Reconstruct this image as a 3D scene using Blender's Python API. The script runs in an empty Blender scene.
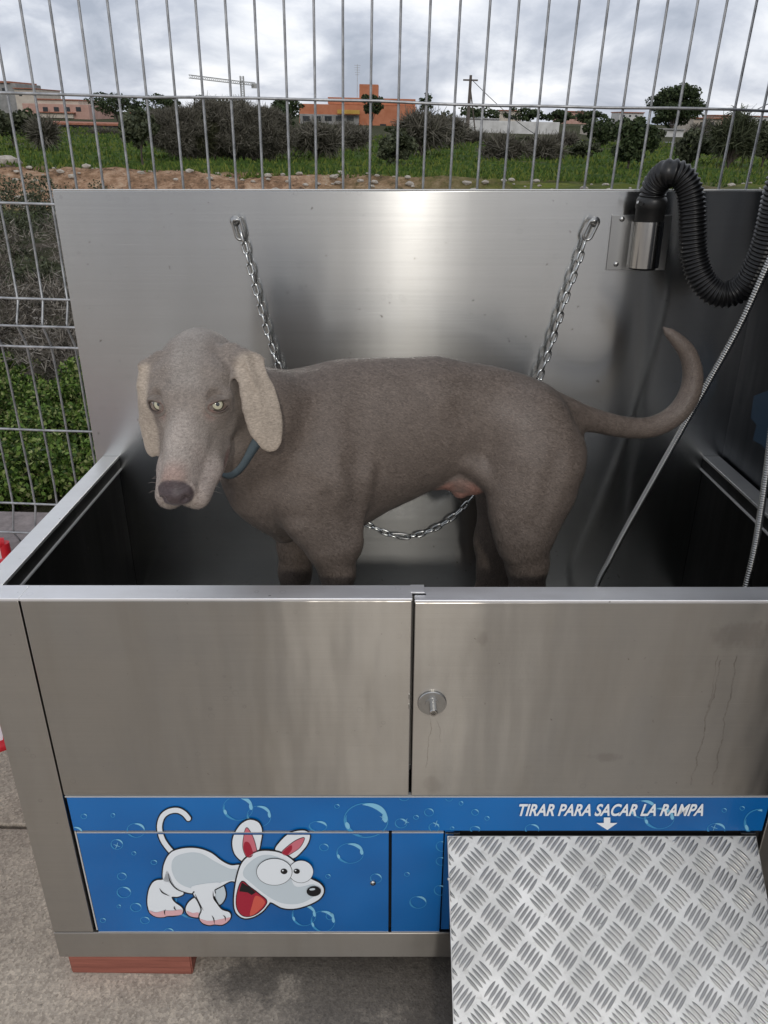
import bpy, bmesh, math, random
import numpy as np
from mathutils import Vector, Matrix, Euler
from mathutils.geometry import tessellate_polygon
from mathutils.bvhtree import BVHTree
R = math.radians
rnd = random.Random(7)
sc = bpy.context.scene
COL = sc.collection

# ------------------------------------------------------------------ camera frames
FPX = 770.0
PU = R(24.4)            # camera pitch measured against the wash station
PW, ROLL = R(27.1), R(1.4)   # camera pitch / roll against true level
MU = Matrix.Translation((0, -1, 1.398)) @ Matrix.Rotation(math.pi/2-PU, 4, 'X')
MW0 = Matrix.Rotation(math.pi/2-PW, 4, 'X') @ Matrix.Rotation(ROLL, 4, 'Z')
T0 = MW0 @ MU.inverted()
q = T0 @ Vector((-.627, 0, 0))
CAMW = Vector((0, 0, .055-q.z))
MW = Matrix.Translation(CAMW) @ MW0
T = MW @ MU.inverted()          # station frame -> world
TI = T.inverted()
CU = Vector((0, -1, 1.398))

def udir(u, v):
    return (MU.to_3x3() @ Vector(((u-384)/FPX, (512-v)/FPX, -1)))
def PY(u, v, Y):                 # point on station plane y=Y
    d = udir(u, v); return CU + d*((Y+1)/d.y)
def PZ(u, v, Z):
    d = udir(u, v); return CU + d*((Z-CU.z)/d.z)
def PXX(u, v, X):
    d = udir(u, v); return CU + d*((X-CU.x)/d.x)
def pxm(u, v, Y):                # metres per pixel there
    return (Y+1)/udir(u, v).y/FPX
def WD(u, v, dist):              # world point at forward distance
    d = MW.to_3x3() @ Vector(((u-384)/FPX, (512-v)/FPX, -1))
    return CAMW + d*(dist/d.y)
def wz(v, dist, u=384): return WD(u, v, dist).z
def wx(u, dist, v=118): return WD(u, v, dist).x

# ------------------------------------------------------------------ materials
def newmat(name):
    m = bpy.data.materials.new(name); m.use_nodes = True
    nt = m.node_tree; b = nt.nodes['Principled BSDF']
    return m, nt, b
def N(nt, t, **kw):
    n = nt.nodes.new(t)
    for k, v in kw.items(): setattr(n, k, v)
    return n
def plain(name, col, rough=.6, metal=0, spec=.5, coat=0):
    m, nt, b = newmat(name)
    b.inputs['Base Color'].default_value = (*col, 1); b.inputs['Roughness'].default_value = rough
    b.inputs['Metallic'].default_value = metal; b.inputs['Specular IOR Level'].default_value = spec
    b.inputs['Coat Weight'].default_value = coat
    return m
def texco(nt, scale=(1, 1, 1), kind='Object'):
    tc = N(nt, 'ShaderNodeTexCoord'); mp = N(nt, 'ShaderNodeMapping')
    mp.inputs['Scale'].default_value = scale
    nt.links.new(tc.outputs[kind], mp.inputs['Vector']); return mp.outputs['Vector']
def noise(nt, vec, scale, detail=4, rough=.6, dist=0):
    n = N(nt, 'ShaderNodeTexNoise'); n.inputs['Scale'].default_value = scale
    n.inputs['Detail'].default_value = detail; n.inputs['Roughness'].default_value = rough
    n.inputs['Distortion'].default_value = dist
    nt.links.new(vec, n.inputs['Vector']); return n.outputs['Fac']
def ramp(nt, fac, stops):
    r = N(nt, 'ShaderNodeValToRGB'); e = r.color_ramp.elements
    e[0].position, e[0].color = stops[0][0], (*stops[0][1], 1)
    e[1].position, e[1].color = stops[-1][0], (*stops[-1][1], 1)
    for p, c in stops[1:-1]:
        x = e.new(p); x.color = (*c, 1)
    nt.links.new(fac, r.inputs['Fac']); return r.outputs['Color']
def mixc(nt, fac, a, b, mode='MIX'):
    n = N(nt, 'ShaderNodeMix', data_type='RGBA', blend_type=mode)
    for s, val in ((n.inputs[0], fac), (n.inputs[6], a), (n.inputs[7], b)):
        if isinstance(val, (int, float)): s.default_value = val
        elif isinstance(val, tuple): s.default_value = (*val, 1)
        else: nt.links.new(val, s)
    return n.outputs[2]
def mth(nt, op, a, b=0.0, c=None):
    n = N(nt, 'ShaderNodeMath', operation=op)
    for i, val in enumerate((a, b) if c is None else (a, b, c)):
        if isinstance(val, (int, float)): n.inputs[i].default_value = val
        else: nt.links.new(val, n.inputs[i])
    return n.outputs[0]
def maprange(nt, v, a, b, c, d):
    n = N(nt, 'ShaderNodeMapRange')
    nt.links.new(v, n.inputs[0])
    for i, x in enumerate((a, b, c, d)): n.inputs[i+1].default_value = x
    return n.outputs[0]
def bump(nt, b, h, strength=.3, dist=.01):
    n = N(nt, 'ShaderNodeBump'); n.inputs['Strength'].default_value = strength
    n.inputs['Distance'].default_value = dist
    nt.links.new(h, n.inputs['Height']); nt.links.new(n.outputs[0], b.inputs['Normal'])

def steel(name, base=(.50, .49, .47), rough=.27, aniso=.75, grain='H', stains=False, fine=1.0, tang=None, smear=.5, blotr=.06):
    m, nt, b = newmat(name)
    b.inputs['Metallic'].default_value = 1
    sc3 = (2.5, 40, 420) if grain == 'H' else (420, 40, 2.5)
    v1 = texco(nt, sc3); v2 = texco(nt)
    g = noise(nt, v1, 1.0, 3, .7)
    blot = noise(nt, v2, 5.0, 5, .6)
    vs = texco(nt, (14, 14, 1.6)); streak = noise(nt, vs, 1.0, 4, .6)
    spk = noise(nt, v2, 90, 2, .5)
    c = ramp(nt, g, [(.3, tuple(x*.96 for x in base)), (.7, tuple(min(1, x*1.03) for x in base))])
    c = mixc(nt, maprange(nt, blot, .42, .7, 0, smear), c, tuple(x*.80 for x in base))
    c = mixc(nt, maprange(nt, streak, .5, .75, 0, smear*.8), c, tuple(x*y for x, y in zip(base, (.80, .77, .72))))
    c = mixc(nt, maprange(nt, spk, .73, .78, 0, .6), c, (.16, .14, .12))
    rot = N(nt, 'ShaderNodeMapping'); rot.inputs['Rotation'].default_value = (0, .45, 0); rot.inputs['Scale'].default_value = (5, 5, 520)
    nt.links.new(v2, rot.inputs['Vector']); scr = mth(nt, 'MULTIPLY', maprange(nt, noise(nt, rot.outputs[0], 1.0, 2, .5), .70, .74, 0, .5), maprange(nt, noise(nt, v2, 9, 3), .5, .6, 0, 1))
    c = mixc(nt, scr, c, tuple(min(1, x*1.5) for x in base))
    vor = N(nt, 'ShaderNodeTexVoronoi'); vor.inputs['Scale'].default_value = 34; nt.links.new(v2, vor.inputs['Vector'])
    ringm = mth(nt, 'MULTIPLY', maprange(nt, mth(nt, 'ABSOLUTE', mth(nt, 'SUBTRACT', vor.outputs['Distance'], .16)), 0, .035, .38, 0), maprange(nt, noise(nt, v2, 6, 3), .52, .62, 0, 1))
    c = mixc(nt, ringm, c, tuple(x*.62 for x in base))
    if stains:
        tc = N(nt, 'ShaderNodeTexCoord'); sx = N(nt, 'ShaderNodeSeparateXYZ')
        nt.links.new(tc.outputs['Object'], sx.inputs[0]); X, Z = sx.outputs[0], sx.outputs[2]
        wob = mth(nt, 'MULTIPLY', mth(nt, 'SUBTRACT', noise(nt, texco(nt, (3, 3, 30)), 1.0, 3), .5), .018)
        fade = noise(nt, texco(nt, (8, 8, 60)), 1.0, 3)
        for (xa, za, xb, zb, w) in stains['runs']:
            sl = (xb-xa)/(zb-za)
            d = mth(nt, 'ABSOLUTE', mth(nt, 'SUBTRACT', mth(nt, 'SUBTRACT', X, wob), mth(nt, 'MULTIPLY_ADD', mth(nt, 'SUBTRACT', Z, za), sl, xa)))
            mk = mth(nt, 'SUBTRACT', 1.0, maprange(nt, d, w*.4, w, 0, 1))
            mk = mth(nt, 'MULTIPLY', mk, mth(nt, 'GREATER_THAN', Z, zb))
            mk = mth(nt, 'MULTIPLY', mk, mth(nt, 'LESS_THAN', Z, za))
            mk = mth(nt, 'MULTIPLY', mk, maprange(nt, fade, .38, .6, .08, .42))
            c = mixc(nt, mk, c, (.13, .11, .09))
        for (x0, z0, rx, rz, amt) in stains['blots']:
            dx = mth(nt, 'DIVIDE', mth(nt, 'SUBTRACT', X, x0), rx); dz = mth(nt, 'DIVIDE', mth(nt, 'SUBTRACT', Z, z0), rz)
            rr = mth(nt, 'ADD', mth(nt, 'MULTIPLY', dx, dx), mth(nt, 'MULTIPLY', dz, dz))
            rr = mth(nt, 'ADD', rr, mth(nt, 'MULTIPLY', mth(nt, 'SUBTRACT', noise(nt, texco(nt, (1, 1, .6)), 45, 5), .5), 3.2))
            c = mixc(nt, maprange(nt, rr, .2, 1.0, amt, 0), c, (.17, .145, .125))
    nt.links.new(c, b.inputs['Base Color'])
    r = maprange(nt, g, .25, .75, rough*.97, rough*1.03)
    r = mth(nt, 'ADD', r, maprange(nt, blot, .4, .75, 0, blotr))
    nt.links.new(r, b.inputs['Roughness'])
    b.inputs['Anisotropic'].default_value = aniso
    if tang is None:      # grain runs horizontally in upright sheets, so light smears up and down
        geo = N(nt, 'ShaderNodeNewGeometry'); cr = N(nt, 'ShaderNodeVectorMath', operation='CROSS_PRODUCT')
        cr.inputs[1].default_value = (0.02, 0.02, 1)
        c2 = N(nt, 'ShaderNodeVectorMath', operation='CROSS_PRODUCT')
        nt.links.new(geo.outputs['True Normal'], cr.inputs[0]); nt.links.new(cr.outputs[0], c2.inputs[0]); nt.links.new(geo.outputs['True Normal'], c2.inputs[1]); tv = c2.outputs[0]
    else:
        cx = N(nt, 'ShaderNodeCombineXYZ')
        for i in range(3): cx.inputs[i].default_value = tang[i]
        tv = cx.outputs[0]
    nt.links.new(tv, b.inputs['Tangent'])
    h = mth(nt, 'ADD', mth(nt, 'MULTIPLY', g, .05*fine), mth(nt, 'ADD', mth(nt, 'MULTIPLY', noise(nt, texco(nt, (7, 7, 1.5)), 1.0, 3, .55), 1.6), mth(nt, 'MULTIPLY', noise(nt, texco(nt, (2.2, 2.2, 1.3)), 1.0, 2, .5), 9.0)))
    bump(nt, b, h, .22*fine, .01)
    return m

# ------------------------------------------------------------------ mesh builder
class MB:
    def __init__(s): s.v = []; s.f = []; s.mi = []; s.sm = []
    def add(s, verts, faces, mi=0, smooth=False):
        o = len(s.v); s.v += [tuple(x) for x in verts]
        for f in faces: s.f.append(tuple(i+o for i in f)); s.mi.append(mi); s.sm.append(smooth)
    def box(s, a, b, mi=0, bev=0.0, M=None):
        a, b = Vector(a), Vector(b)
        lo = Vector([min(a[i], b[i]) for i in range(3)]); hi = Vector([max(a[i], b[i]) for i in range(3)])
        bm = bmesh.new(); bmesh.ops.create_cube(bm, size=1)
        for w in bm.verts: w.co = Vector([lo[i]+(w.co[i]+.5)*(hi[i]-lo[i]) for i in range(3)])
        if bev > 0: bmesh.ops.bevel(bm, geom=bm.edges[:], offset=min(bev, .45*min(hi-lo)), segments=2, profile=.5, affect='EDGES')
        s.bm(bm, mi, False, M)
    def bm(s, bm, mi=0, smooth=False, M=None):
        bm.verts.index_update()
        vs = [(M @ w.co) if M else w.co.copy() for w in bm.verts]
        s.add(vs, [[w.index for w in f.verts] for f in bm.faces], mi, smooth); bm.free()
    def tube(s, pts, r, n=8, mi=0, caps=True, smooth=True, closed=False):
        pts = [Vector(p) for p in pts]; rs = r if hasattr(r, '__len__') else [r]*len(pts)
        m = len(pts); t0 = (pts[1]-pts[0]).normalized()
        up = Vector((0, 0, 1)) if abs(t0.z) < .9 else Vector((1, 0, 0))
        nrm = t0.cross(up).normalized(); vs = []
        for i in range(m):
            if closed: t = (pts[(i+1) % m]-pts[i-1]).normalized()
            else: t = (pts[min(i+1, m-1)]-pts[max(i-1, 0)]).normalized()
            nrm = (nrm - t*nrm.dot(t)).normalized(); bi = t.cross(nrm)
            for k in range(n):
                a = 2*math.pi*k/n; vs.append(pts[i]+(nrm*math.cos(a)+bi*math.sin(a))*rs[i])
        fs = []
        for i in range(m if closed else m-1):
            j = (i+1) % m
            for k in range(n): fs.append((i*n+k, i*n+(k+1) % n, j*n+(k+1) % n, j*n+k))
        s.add(vs, fs, mi, smooth)
        if caps and not closed:
            s.add(vs[:n], [tuple(range(n))[::-1]], mi, False); s.add(vs[-n:], [tuple(range(n))], mi, False)
    def cyl(s, c, axis, r, h, n=24, mi=0, bev=0):
        axis = Vector(axis).normalized(); c = Vector(c)
        if bev: s.tube([c, c+axis*.0001, c+axis*(h-bev), c+axis*h], [r, r, r, r-bev], n, mi, smooth=False)
        else: s.tube([c, c+axis*h], r, n, mi, smooth=False)
    def lathe(s, c, axis, prof, n=32, mi=0, smooth=True):
        axis = Vector(axis).normalized(); c = Vector(c)
        s.tube([c+axis*p[1] for p in prof], [p[0] for p in prof], n, mi, smooth=smooth)
    def poly(s, pts3, mi=0):
        tris = tessellate_polygon([[Vector(p) for p in pts3]])
        n = sum(((Vector(pts3[b])-Vector(pts3[a])).cross(Vector(pts3[c])-Vector(pts3[a])) for a, b, c in tris), Vector())
        s.add(pts3, [t if n.y < 0 else t[::-1] for t in tris], mi)
    def build(s, name, mats, parent=None, base=None, unit=True, label=None, cat=None, group=None, kind=None):
        me = bpy.data.meshes.new(name)
        v = np.array(s.v, dtype=float)
        if parent is None and base is not None: v = v-np.array(base)
        me.from_pydata([tuple(x) for x in v], [], s.f)
        if not isinstance(mats, (list, tuple)): mats = [mats]
        for m in mats: me.materials.append(m)
        me.polygons.foreach_set('material_index', s.mi); me.polygons.foreach_set('use_smooth', s.sm)
        me.update()
        o = bpy.data.objects.new(name, me); COL.objects.link(o)
        place(o, parent, base, unit); tag(o, label, cat, group, kind)
        return o
BASES = {}
def place(o, parent, base, unit):
    if parent is not None:
        o.parent = parent
        b = BASES.get(parent.name, Vector((0, 0, 0)))
        o.location = -b; BASES[o.name] = Vector((0, 0, 0))
    else:
        b = Vector(base) if base is not None else Vector((0, 0, 0))
        o.matrix_world = (T @ Matrix.Translation(b)) if unit else Matrix.Translation(b)
        BASES[o.name] = b
def tag(o, label=None, cat=None, group=None, kind=None):
    for k, val in (('label', label), ('category', cat), ('group', group), ('kind', kind)):
        if val: o[k] = val
def thing(name, base, label, cat, group=None, unit=True):
    o = bpy.data.objects.new(name, None); o.empty_display_size = .1; COL.objects.link(o)
    place(o, None, base, unit); tag(o, label, cat, group); return o

def catmull(pts, n=8, closed=False):
    P = [Vector(p) for p in pts]; m = len(P); out = []
    rng = range(m) if closed else range(m-1)
    for i in rng:
        p0 = P[i-1] if (closed or i > 0) else P[0]*2-P[1]
        p1, p2 = P[i], P[(i+1) % m]
        p3 = P[(i+2) % m] if (closed or i+2 < m) else P[-1]*2-P[-2]
        for k in range(n):
            t = k/n
            out.append(.5*((2*p1)+(p2-p0)*t+(2*p0-5*p1+4*p2-p3)*t*t+(3*p1-p0-3*p2+p3)*t**3))
    if not closed: out.append(P[-1])
    return out
def resample(pts, step):
    out = [pts[0].copy()]; acc = 0
    for a, b in zip(pts, pts[1:]):
        L = (b-a).length
        if L == 0: continue
        d = step-acc
        while d <= L:
            out.append(a+(b-a)*(d/L)); d += step
        acc = L-(d-step)
    return out
# ================================================================== the dog wash station
XL, XR, DEP, H = -.627, .748, .615, .8025
def zf(v): return PY(384, v, 0).z
Z_STRIP_T, Z_STRIP_B, Z_SILL = zf(796.5), zf(831.5), zf(932.5)
XS = -.549                         # seam between corner post and doors
XSEAM = PY(413.5, 600, 0).x
st_front = steel('brushed_steel_front', (.42, .398, .365), .29, .95, stains=dict(
    runs=[(PY(722, 660, 0).x, PY(722, 660, 0).z, PY(690, 785, 0).x, PY(690, 785, 0).z, .0016),
          (PY(738, 655, 0).x, PY(738, 655, 0).z, PY(712, 785, 0).x, PY(712, 785, 0).z, .0016),
          (PY(719, 655, 0).x, PY(719, 655, 0).z, PY(702, 740, 0).x, PY(702, 740, 0).z, .001),
          (PY(431, 720, 0).x, PY(431, 716, 0).z, PY(427, 770, 0).x, PY(427, 768, 0).z, .001),
          (PY(436, 720, 0).x, PY(438, 716, 0).z, PY(441, 752, 0).x, PY(441, 742, 0).z, .0008)],
    blots=[(PY(742, 636, 0).x, PY(742, 636, 0).z, .055, .028, .28), (PY(608, 757, 0).x, PY(608, 757, 0).z, .03, .012, .25),
           (PY(432, 785, 0).x, PY(432, 785, 0).z, .02, .02, .2), (PY(483, 640, 0).x, PY(483, 640, 0).z, .01, .018, .25)]))
st_post = steel('brushed_steel_post', (.42, .395, .36), .36, .8)
st_back = steel('brushed_steel_backsplash', (.54, .54, .525), .20, blotr=0, aniso=1.0, smear=.2, fine=.05)
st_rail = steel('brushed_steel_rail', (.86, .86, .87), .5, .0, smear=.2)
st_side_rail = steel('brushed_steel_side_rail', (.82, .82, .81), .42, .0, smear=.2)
st_in = steel('brushed_steel_tub_shade', (.022, .022, .022), .38, .6)  # near-black base paints in the dark reflections of the inner steel walls
st_lin = steel('brushed_steel_lining', (.26, .26, .25), .34, .6)
st_dark = steel('dark_steel_cabinet', (.045, .05, .06), .3, .5)
zinc = plain('zinc_plated_steel', (.45, .45, .44), .32, 1)
chrome = plain('polished_chrome', (.50, .49, .47), .16, 1)
black_gap = plain('black_interior', (.006, .006, .006), .9)
m_blue, nt, b = newmat('blue_vinyl_print')
gg = noise(nt, texco(nt, (1, 1, 1)), 3.0, 2)
cc = ramp(nt, gg, [(.3, (.001, .092, .31)), (.7, (.002, .165, .50))])
nt.links.new(cc, b.inputs['Base Color']); b.inputs['Roughness'].default_value = .28; b.inputs['Coat Weight'].default_value = .25
edge_m = plain('bare_steel_edge', (.62, .62, .61), .4, .35)

st = thing('dog_wash_station', (XL, 0, 0), 'stainless steel self-service dog wash tub with blue cartoon dog front and pull-out ramp', 'dog wash station')
# carcass behind the doors
mb = MB(); mb.box((XL+.012, .012, .02), (XR-.012, DEP-.004, Z_STRIP_B+.08)); mb.build('carcass', black_gap, st)
for xa, xb in ((XL, XS-.0015), (.668, XR)):
    mb = MB(); mb.box((xa, 0, Z_SILL+.001), (xb, .04, H-.0055), bev=.0018); cpo = mb.build('corner_post', st_post, st)
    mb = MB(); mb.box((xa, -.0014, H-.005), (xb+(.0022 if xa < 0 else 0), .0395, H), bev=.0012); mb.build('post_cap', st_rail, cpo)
mb = MB(); mb.box((XL, -.0005, 0), (XR, .04, Z_SILL-.001), bev=.002); mb.build('bottom_sill', st_post, st)
# side panels (outside) and inner tub lining
for s_, x0, x1 in ((-1, XL+.001, XL+.006), (1, XR-.006, XR-.001)):
    mb = MB(); mb.box((x0, .041, .002), (x1, DEP-.002, H-.004)); mb.build('side_panel', st_post, st)
RW = .036
for s_, xo in ((-1, XL), (1, XR)):
    xi = xo-s_*RW
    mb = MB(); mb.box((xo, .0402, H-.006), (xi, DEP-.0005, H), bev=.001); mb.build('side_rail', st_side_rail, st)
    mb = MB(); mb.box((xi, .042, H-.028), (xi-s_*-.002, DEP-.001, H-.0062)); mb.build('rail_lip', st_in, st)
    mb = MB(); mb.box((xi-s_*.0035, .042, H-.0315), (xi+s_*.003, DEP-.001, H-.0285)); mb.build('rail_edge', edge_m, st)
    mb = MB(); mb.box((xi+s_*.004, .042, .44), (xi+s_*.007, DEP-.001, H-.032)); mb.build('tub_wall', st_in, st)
mb = MB(); mb.box((XL+.03, .042, .43), (XR-.03, DEP-.001, .44)); mb.build('tub_floor', st_lin, st)
mb = MB(); mb.box((XL+.04, .0385, .445), (XR-.04, .0405, H-.012)); mb.build('tub_front_lining', st_lin, st)
# backsplash
ZB = PY(400, 191, DEP).z
XBL, XBR = PY(52, 191, DEP).x, PY(776, 191, DEP).x
mb = MB(); mb.box((XBL, DEP, .40), (XBR, DEP+.012, ZB), bev=.0012)
mb.build('backsplash', st_back, st)
mb = MB(); mb.box((XBL+.001, DEP+.001, ZB+.0004), (XBR-.001, DEP+.011, ZB+.003), bev=.001); mb.build('folded_top_edge', edge_m, st)
# upper doors
def door(name, x0, x1, dz, label):
    mb = MB(); mb.box((x0, 0, Z_STRIP_T+.0022), (x1, .0385, H+dz-.0052), bev=.0016)
    d = mb.build(name, st_front, st, label=label)
    t = MB(); t.box((x0-.0004, -.0016, H+dz-.005), (x1+.0004, .0392, H+dz), bev=.0012)
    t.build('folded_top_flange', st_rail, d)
    return d
d1 = door('tub_door', XS+.001, XSEAM-.002, 0, 'plain left upper door with no lock')
d2 = door('tub_door', XSEAM+.002, .667, -.003, 'right upper door with round lock and drip stains')
xa = PY(413, 590, 0).x
mb = MB(); mb.box((XSEAM-.0035, .0165, H-.0024), (XSEAM+.0175, .0394, H+.0006), bev=.0004); mb.build('latch_tongue', st_rail, d1)
mb = MB(); mb.box((XSEAM-.001, .0140, H-.0045), (XSEAM+.0195, .0168, H-.0022)); mb.build('notch_gap', black_gap, d2)
mb = MB()
for vv in (697, 707): mb = MB(); mb.cyl((XSEAM-.0035, -.0002, zf(vv)-.003), (0, 0, 1), .0016, .009, 12); mb.build('hinge_knuckle', zinc, d1)
# tall steel posts' weld marks along rail ends
# lock
lc = PY(432, 702, 0); mb = MB()
mb.lathe((lc.x, 0.0006, lc.z), (0, -1, 0), [(.0232, 0), (.0232, .0045), (.0222, .0058), (.0160, .0062), (.0155, .0048), (.0115, .0048), (.0110, .0075), (.0010, .0078)], 56, 0, False)
lk = mb.build('lock', zinc, d2)
mb = MB(); mb.lathe((lc.x+.001, -.006, lc.z-.001), (0, -1, 0), [(.0066, 0), (.0066, .020), (.0058, .0212), (.0036, .0212), (.0034, .0195), (.0005, .0195)], 36, 0, False)
mb.build('lock_barrel', chrome, lk)
# ------------------------------------------------ blue fascia, drawer doors
X_BL = -.5445; X_BR = .6635
XD1 = PY(388.5, 900, 0).x; XD2a = PY(391.5, 900, 0).x; XD2b = PY(443.5, 836, 0).x
mb = MB(); mb.box((X_BL, .0, Z_STRIP_B+.0018), (X_BR, .012, Z_STRIP_T-.001), bev=.0005)
strip = mb.build('blue_fascia', m_blue, st)
mb = MB(); mb.box((X_BL-.002, -.0012, Z_STRIP_T-.0010), (X_BR, .008, Z_STRIP_T+.0008)); mb.build('fascia_trim', edge_m, strip)
def bdoor(name, x0, x1, label):
    mb = MB(); mb.box((x0, 0, Z_SILL+.003), (x1, .012, Z_STRIP_B-.0016), bev=.0005)
    d = mb.build(name, m_blue, st, label=label)
    t = MB(); t.box((x0, -.001, Z_STRIP_B-.0028), (x1, .006, Z_STRIP_B-.0012)); t.build('edge_trim', edge_m, d)
    t = MB(); t.box((x0, -.001, Z_SILL+.0015), (x1, .006, Z_SILL+.0030)); t.build('edge_trim', edge_m, d); return d
dr1 = bdoor('storage_door', X_BL+.004, XD1, 'wide blue door with most of the cartoon dog and a small lock')
dr2 = bdoor('storage_door', XD2a, XD2b, 'narrow blue door with bubbles beside the ramp')
mb = MB(); mb.box((X_BL-.001, .003, Z_SILL+.003), (X_BL+.0015, .01, Z_STRIP_B-.003)); mb.build('door_jamb', edge_m, st)
kc = PY(373, 884, -.004); mb = MB()
mb.lathe((kc.x, .0004, kc.z), (0, -1, 0), [(.0052, 0), (.0052, .003), (.0045, .0045), (.0030, .0048), (.0005, .0040)], 24)
mb.build('cam_lock', chrome, dr1)
mb = MB(); mb.box((XD2b+.003, .004, Z_SILL+.004), (PY(447, 836, 0).x+.012, .011, Z_STRIP_B-.004)); mb.build('inner_blue_panel', m_blue, st)

# ------------------------------------------------ decals on the blue fascia
mats_d = [plain('print_white', (.78, .82, .85), .35), plain('print_black', (.004, .004, .006), .35),
          plain('print_red', (.36, .012, .035), .35), plain('print_pink', (.72, .42, .44), .35),
          plain('print_light_blue', (.05, .28, .54), .35), plain('print_pale_blue', (.22, .52, .72), .35),
          plain('print_grey_blue', (.56, .63, .67), .35), plain('print_rose', (.60, .16, .20), .35),
          plain('print_bubble_body', (.008, .16, .40), .35), plain('print_bright_white', (.85, .87, .88), .35),
          plain('print_tongue', (.62, .10, .07), .35)]
WHT, BLK, RED, PNK, LBL, PBL, GRY, ROS, BUB, BWH, TNG = range(11)
class Decal:                       # flat printed shapes, split where the fascia and the doors part
    def __init__(s): s.parts = {}
    def get(s, k):
        return s.parts.setdefault(k, MB())
    def fill(s, pts, mi, layer):
        for k, lo, hi, x0, x1 in (('strip', 798.2, 831.0, 74, 762), ('d1', 833.6, 930.8, 84, 388), ('d2', 833.6, 930.8, 391.8, 443.2)):
            p = [tuple(x) for x in pts]
            p = clip(p, 1, lo, True); p = clip(p, 1, hi, False)
            p = clip(p, 0, x0, True); p = clip(p, 0, x1, False)
            if len(p) < 3: continue
            q3 = [Vector(PY(a, b_, 0)) for a, b_ in p]
            for w in q3: w.y = -.0004-.00022*layer
            s.get(k).poly(q3, mi)
    def stroke(s, pts, w, mi, layer, closed=False, taper=False):
        P = [Vector((a[0], a[1], 0)) for a in pts]; m = len(P); L, Rr = [], []
        for i in range(m):
            t = (P[(i+1) % m]-P[i-1]) if closed else (P[min(i+1, m-1)]-P[max(i-1, 0)])
            if t.length == 0: t = Vector((1, 0, 0))
            t.normalize(); nn = Vector((-t.y, t.x, 0)); ww = w/2*(math.sin(math.pi*(i+.3)/(m-.4)) if taper else 1)
            L.append(P[i]+nn*ww); Rr.append(P[i]-nn*ww)
        for i in range(m if closed else m-1):
            j = (i+1) % m
            s.fill([L[i][:2], L[j][:2], Rr[j][:2], Rr[i][:2]], mi, layer)
def clip(p, ax, val, keep_gt):
    out = []
    for i in range(len(p)):
        a, b_ = p[i-1], p[i]
        ia = (a[ax] >= val) if keep_gt else (a[ax] <= val); ib = (b_[ax] >= val) if keep_gt else (b_[ax] <= val)
        if ia != ib:
            t = (val-a[ax])/(b_[ax]-a[ax]); out.append((a[0]+(b_[0]-a[0])*t, a[1]+(b_[1]-a[1])*t))
        if ib: out.append(b_)
    return out
def cm2(pts, closed=True, n=6): return [(p.x, p.y) for p in catmull([(a, b_, 0) for a, b_ in pts], n, closed)]
def ell(cx, cy, rx, ry, rot=0, n=36, a0=0, a1=360):
    o = []; m = n if a1-a0 >= 360 else n+1
    for i in range(m):
        a = R(a0+(a1-a0)*i/n); x, y = rx*math.cos(a), ry*math.sin(a); c_, s_ = math.cos(R(rot)), math.sin(R(rot))
        o.append((cx+x*c_-y*s_, cy+x*s_+y*c_))
    return o
A = lambda x, y: (120+x*140/768, 790+y*140/768)     # zoom-crop coordinates -> photo
B = lambda x, y: (220+x*120/768, 800+y*130/832)
D = Decal()
def shape(pts, fillm, layer, ow=1.3, closed=True, sm=True):
    c = cm2(pts) if sm else pts
    D.stroke(c, ow*2, BLK, layer, True); D.fill(c, fillm, layer+1)
bub = Decal()
def bubble(cx, cy, rx, ry, big=False):
    n = 28
    bub.stroke(ell(cx, cy, rx, ry, 0, n), .5 if not big else .9, LBL, 1, True)
    w = max(.7, rx*.16)
    bub.stroke(ell(cx, cy, rx*.93, ry*.93, 0, 14, -100, 0), w*1.5, PBL, 2, False, True)
    bub.stroke(ell(cx, cy, rx*.93, ry*.93, 0, 12, 100, 200), w*1.1, LBL, 2, False, True)
    if rx > 9:
        bub.fill(ell(cx+rx*.86, cy-ry*.15, rx*.12, ry*.28, -10, 12), PBL, 3); bub.fill(ell(cx-rx*.84, cy+ry*.3, rx*.1, ry*.22, -20, 12), PBL, 3)
for bb in [(238, 808, 15, 12), (259, 816, 12, 10.5), (366, 820, 22, 17, True), (350, 853, 13.5, 10), (304, 915, 12, 10.5), (323, 921, 12, 10.5),
           (75, 833, 8, 6.5), (136, 830, 9, 7), (117, 844, 6, 5), (84, 816, 3, 2.4), (113, 815, 2, 2), (122, 876, 4.6, 3.6), (124, 892, 7, 5.4),
           (136, 907, 5.5, 4.3), (103, 920, 2.8, 2.2), (145, 920, 4.5, 3.4), (119, 906, 2, 1.6), (134, 853, 2.2, 1.8), (154, 862, 3, 2.2), (169, 932, 5, 4),
           (192, 902, 17, 16), (318, 826, 9, 5), (324, 847, 4.5, 3.5), (404, 797, 5, 3.4), (429, 812, 4.6, 3.8), (401, 823, 6, 4.6), (416, 817, 2.6, 2),
           (434, 827, 5.2, 4.2), (337, 806, 2.4, 2), (452, 828, 2, 1.6), (328, 876, 2.4, 2), (442, 846, 6, 5), (441, 861, 5, 4), (440, 890, 6, 5),
           (418, 902, 8.4, 6), (407, 874, 2.5, 2), (376, 878, 5.6, 4.6), (449, 798, 3.5, 2.8), (461, 803, 2, 2), (475, 812, 3.5, 3), (487, 818, 2.3, 2), (532, 829, 7, 5), (716, 829, 9, 6),
           (643, 809, 13, 9), (659, 818, 15, 10.5), (724, 810, 2.3, 2), (742, 808, 2.3, 2), (760, 823, 16, 14, True), (475, 829, 5, 3), (330, 916, 4, 3.4), (309, 880, 3.3, 2.8)]:
    bubble(*bb)
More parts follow.
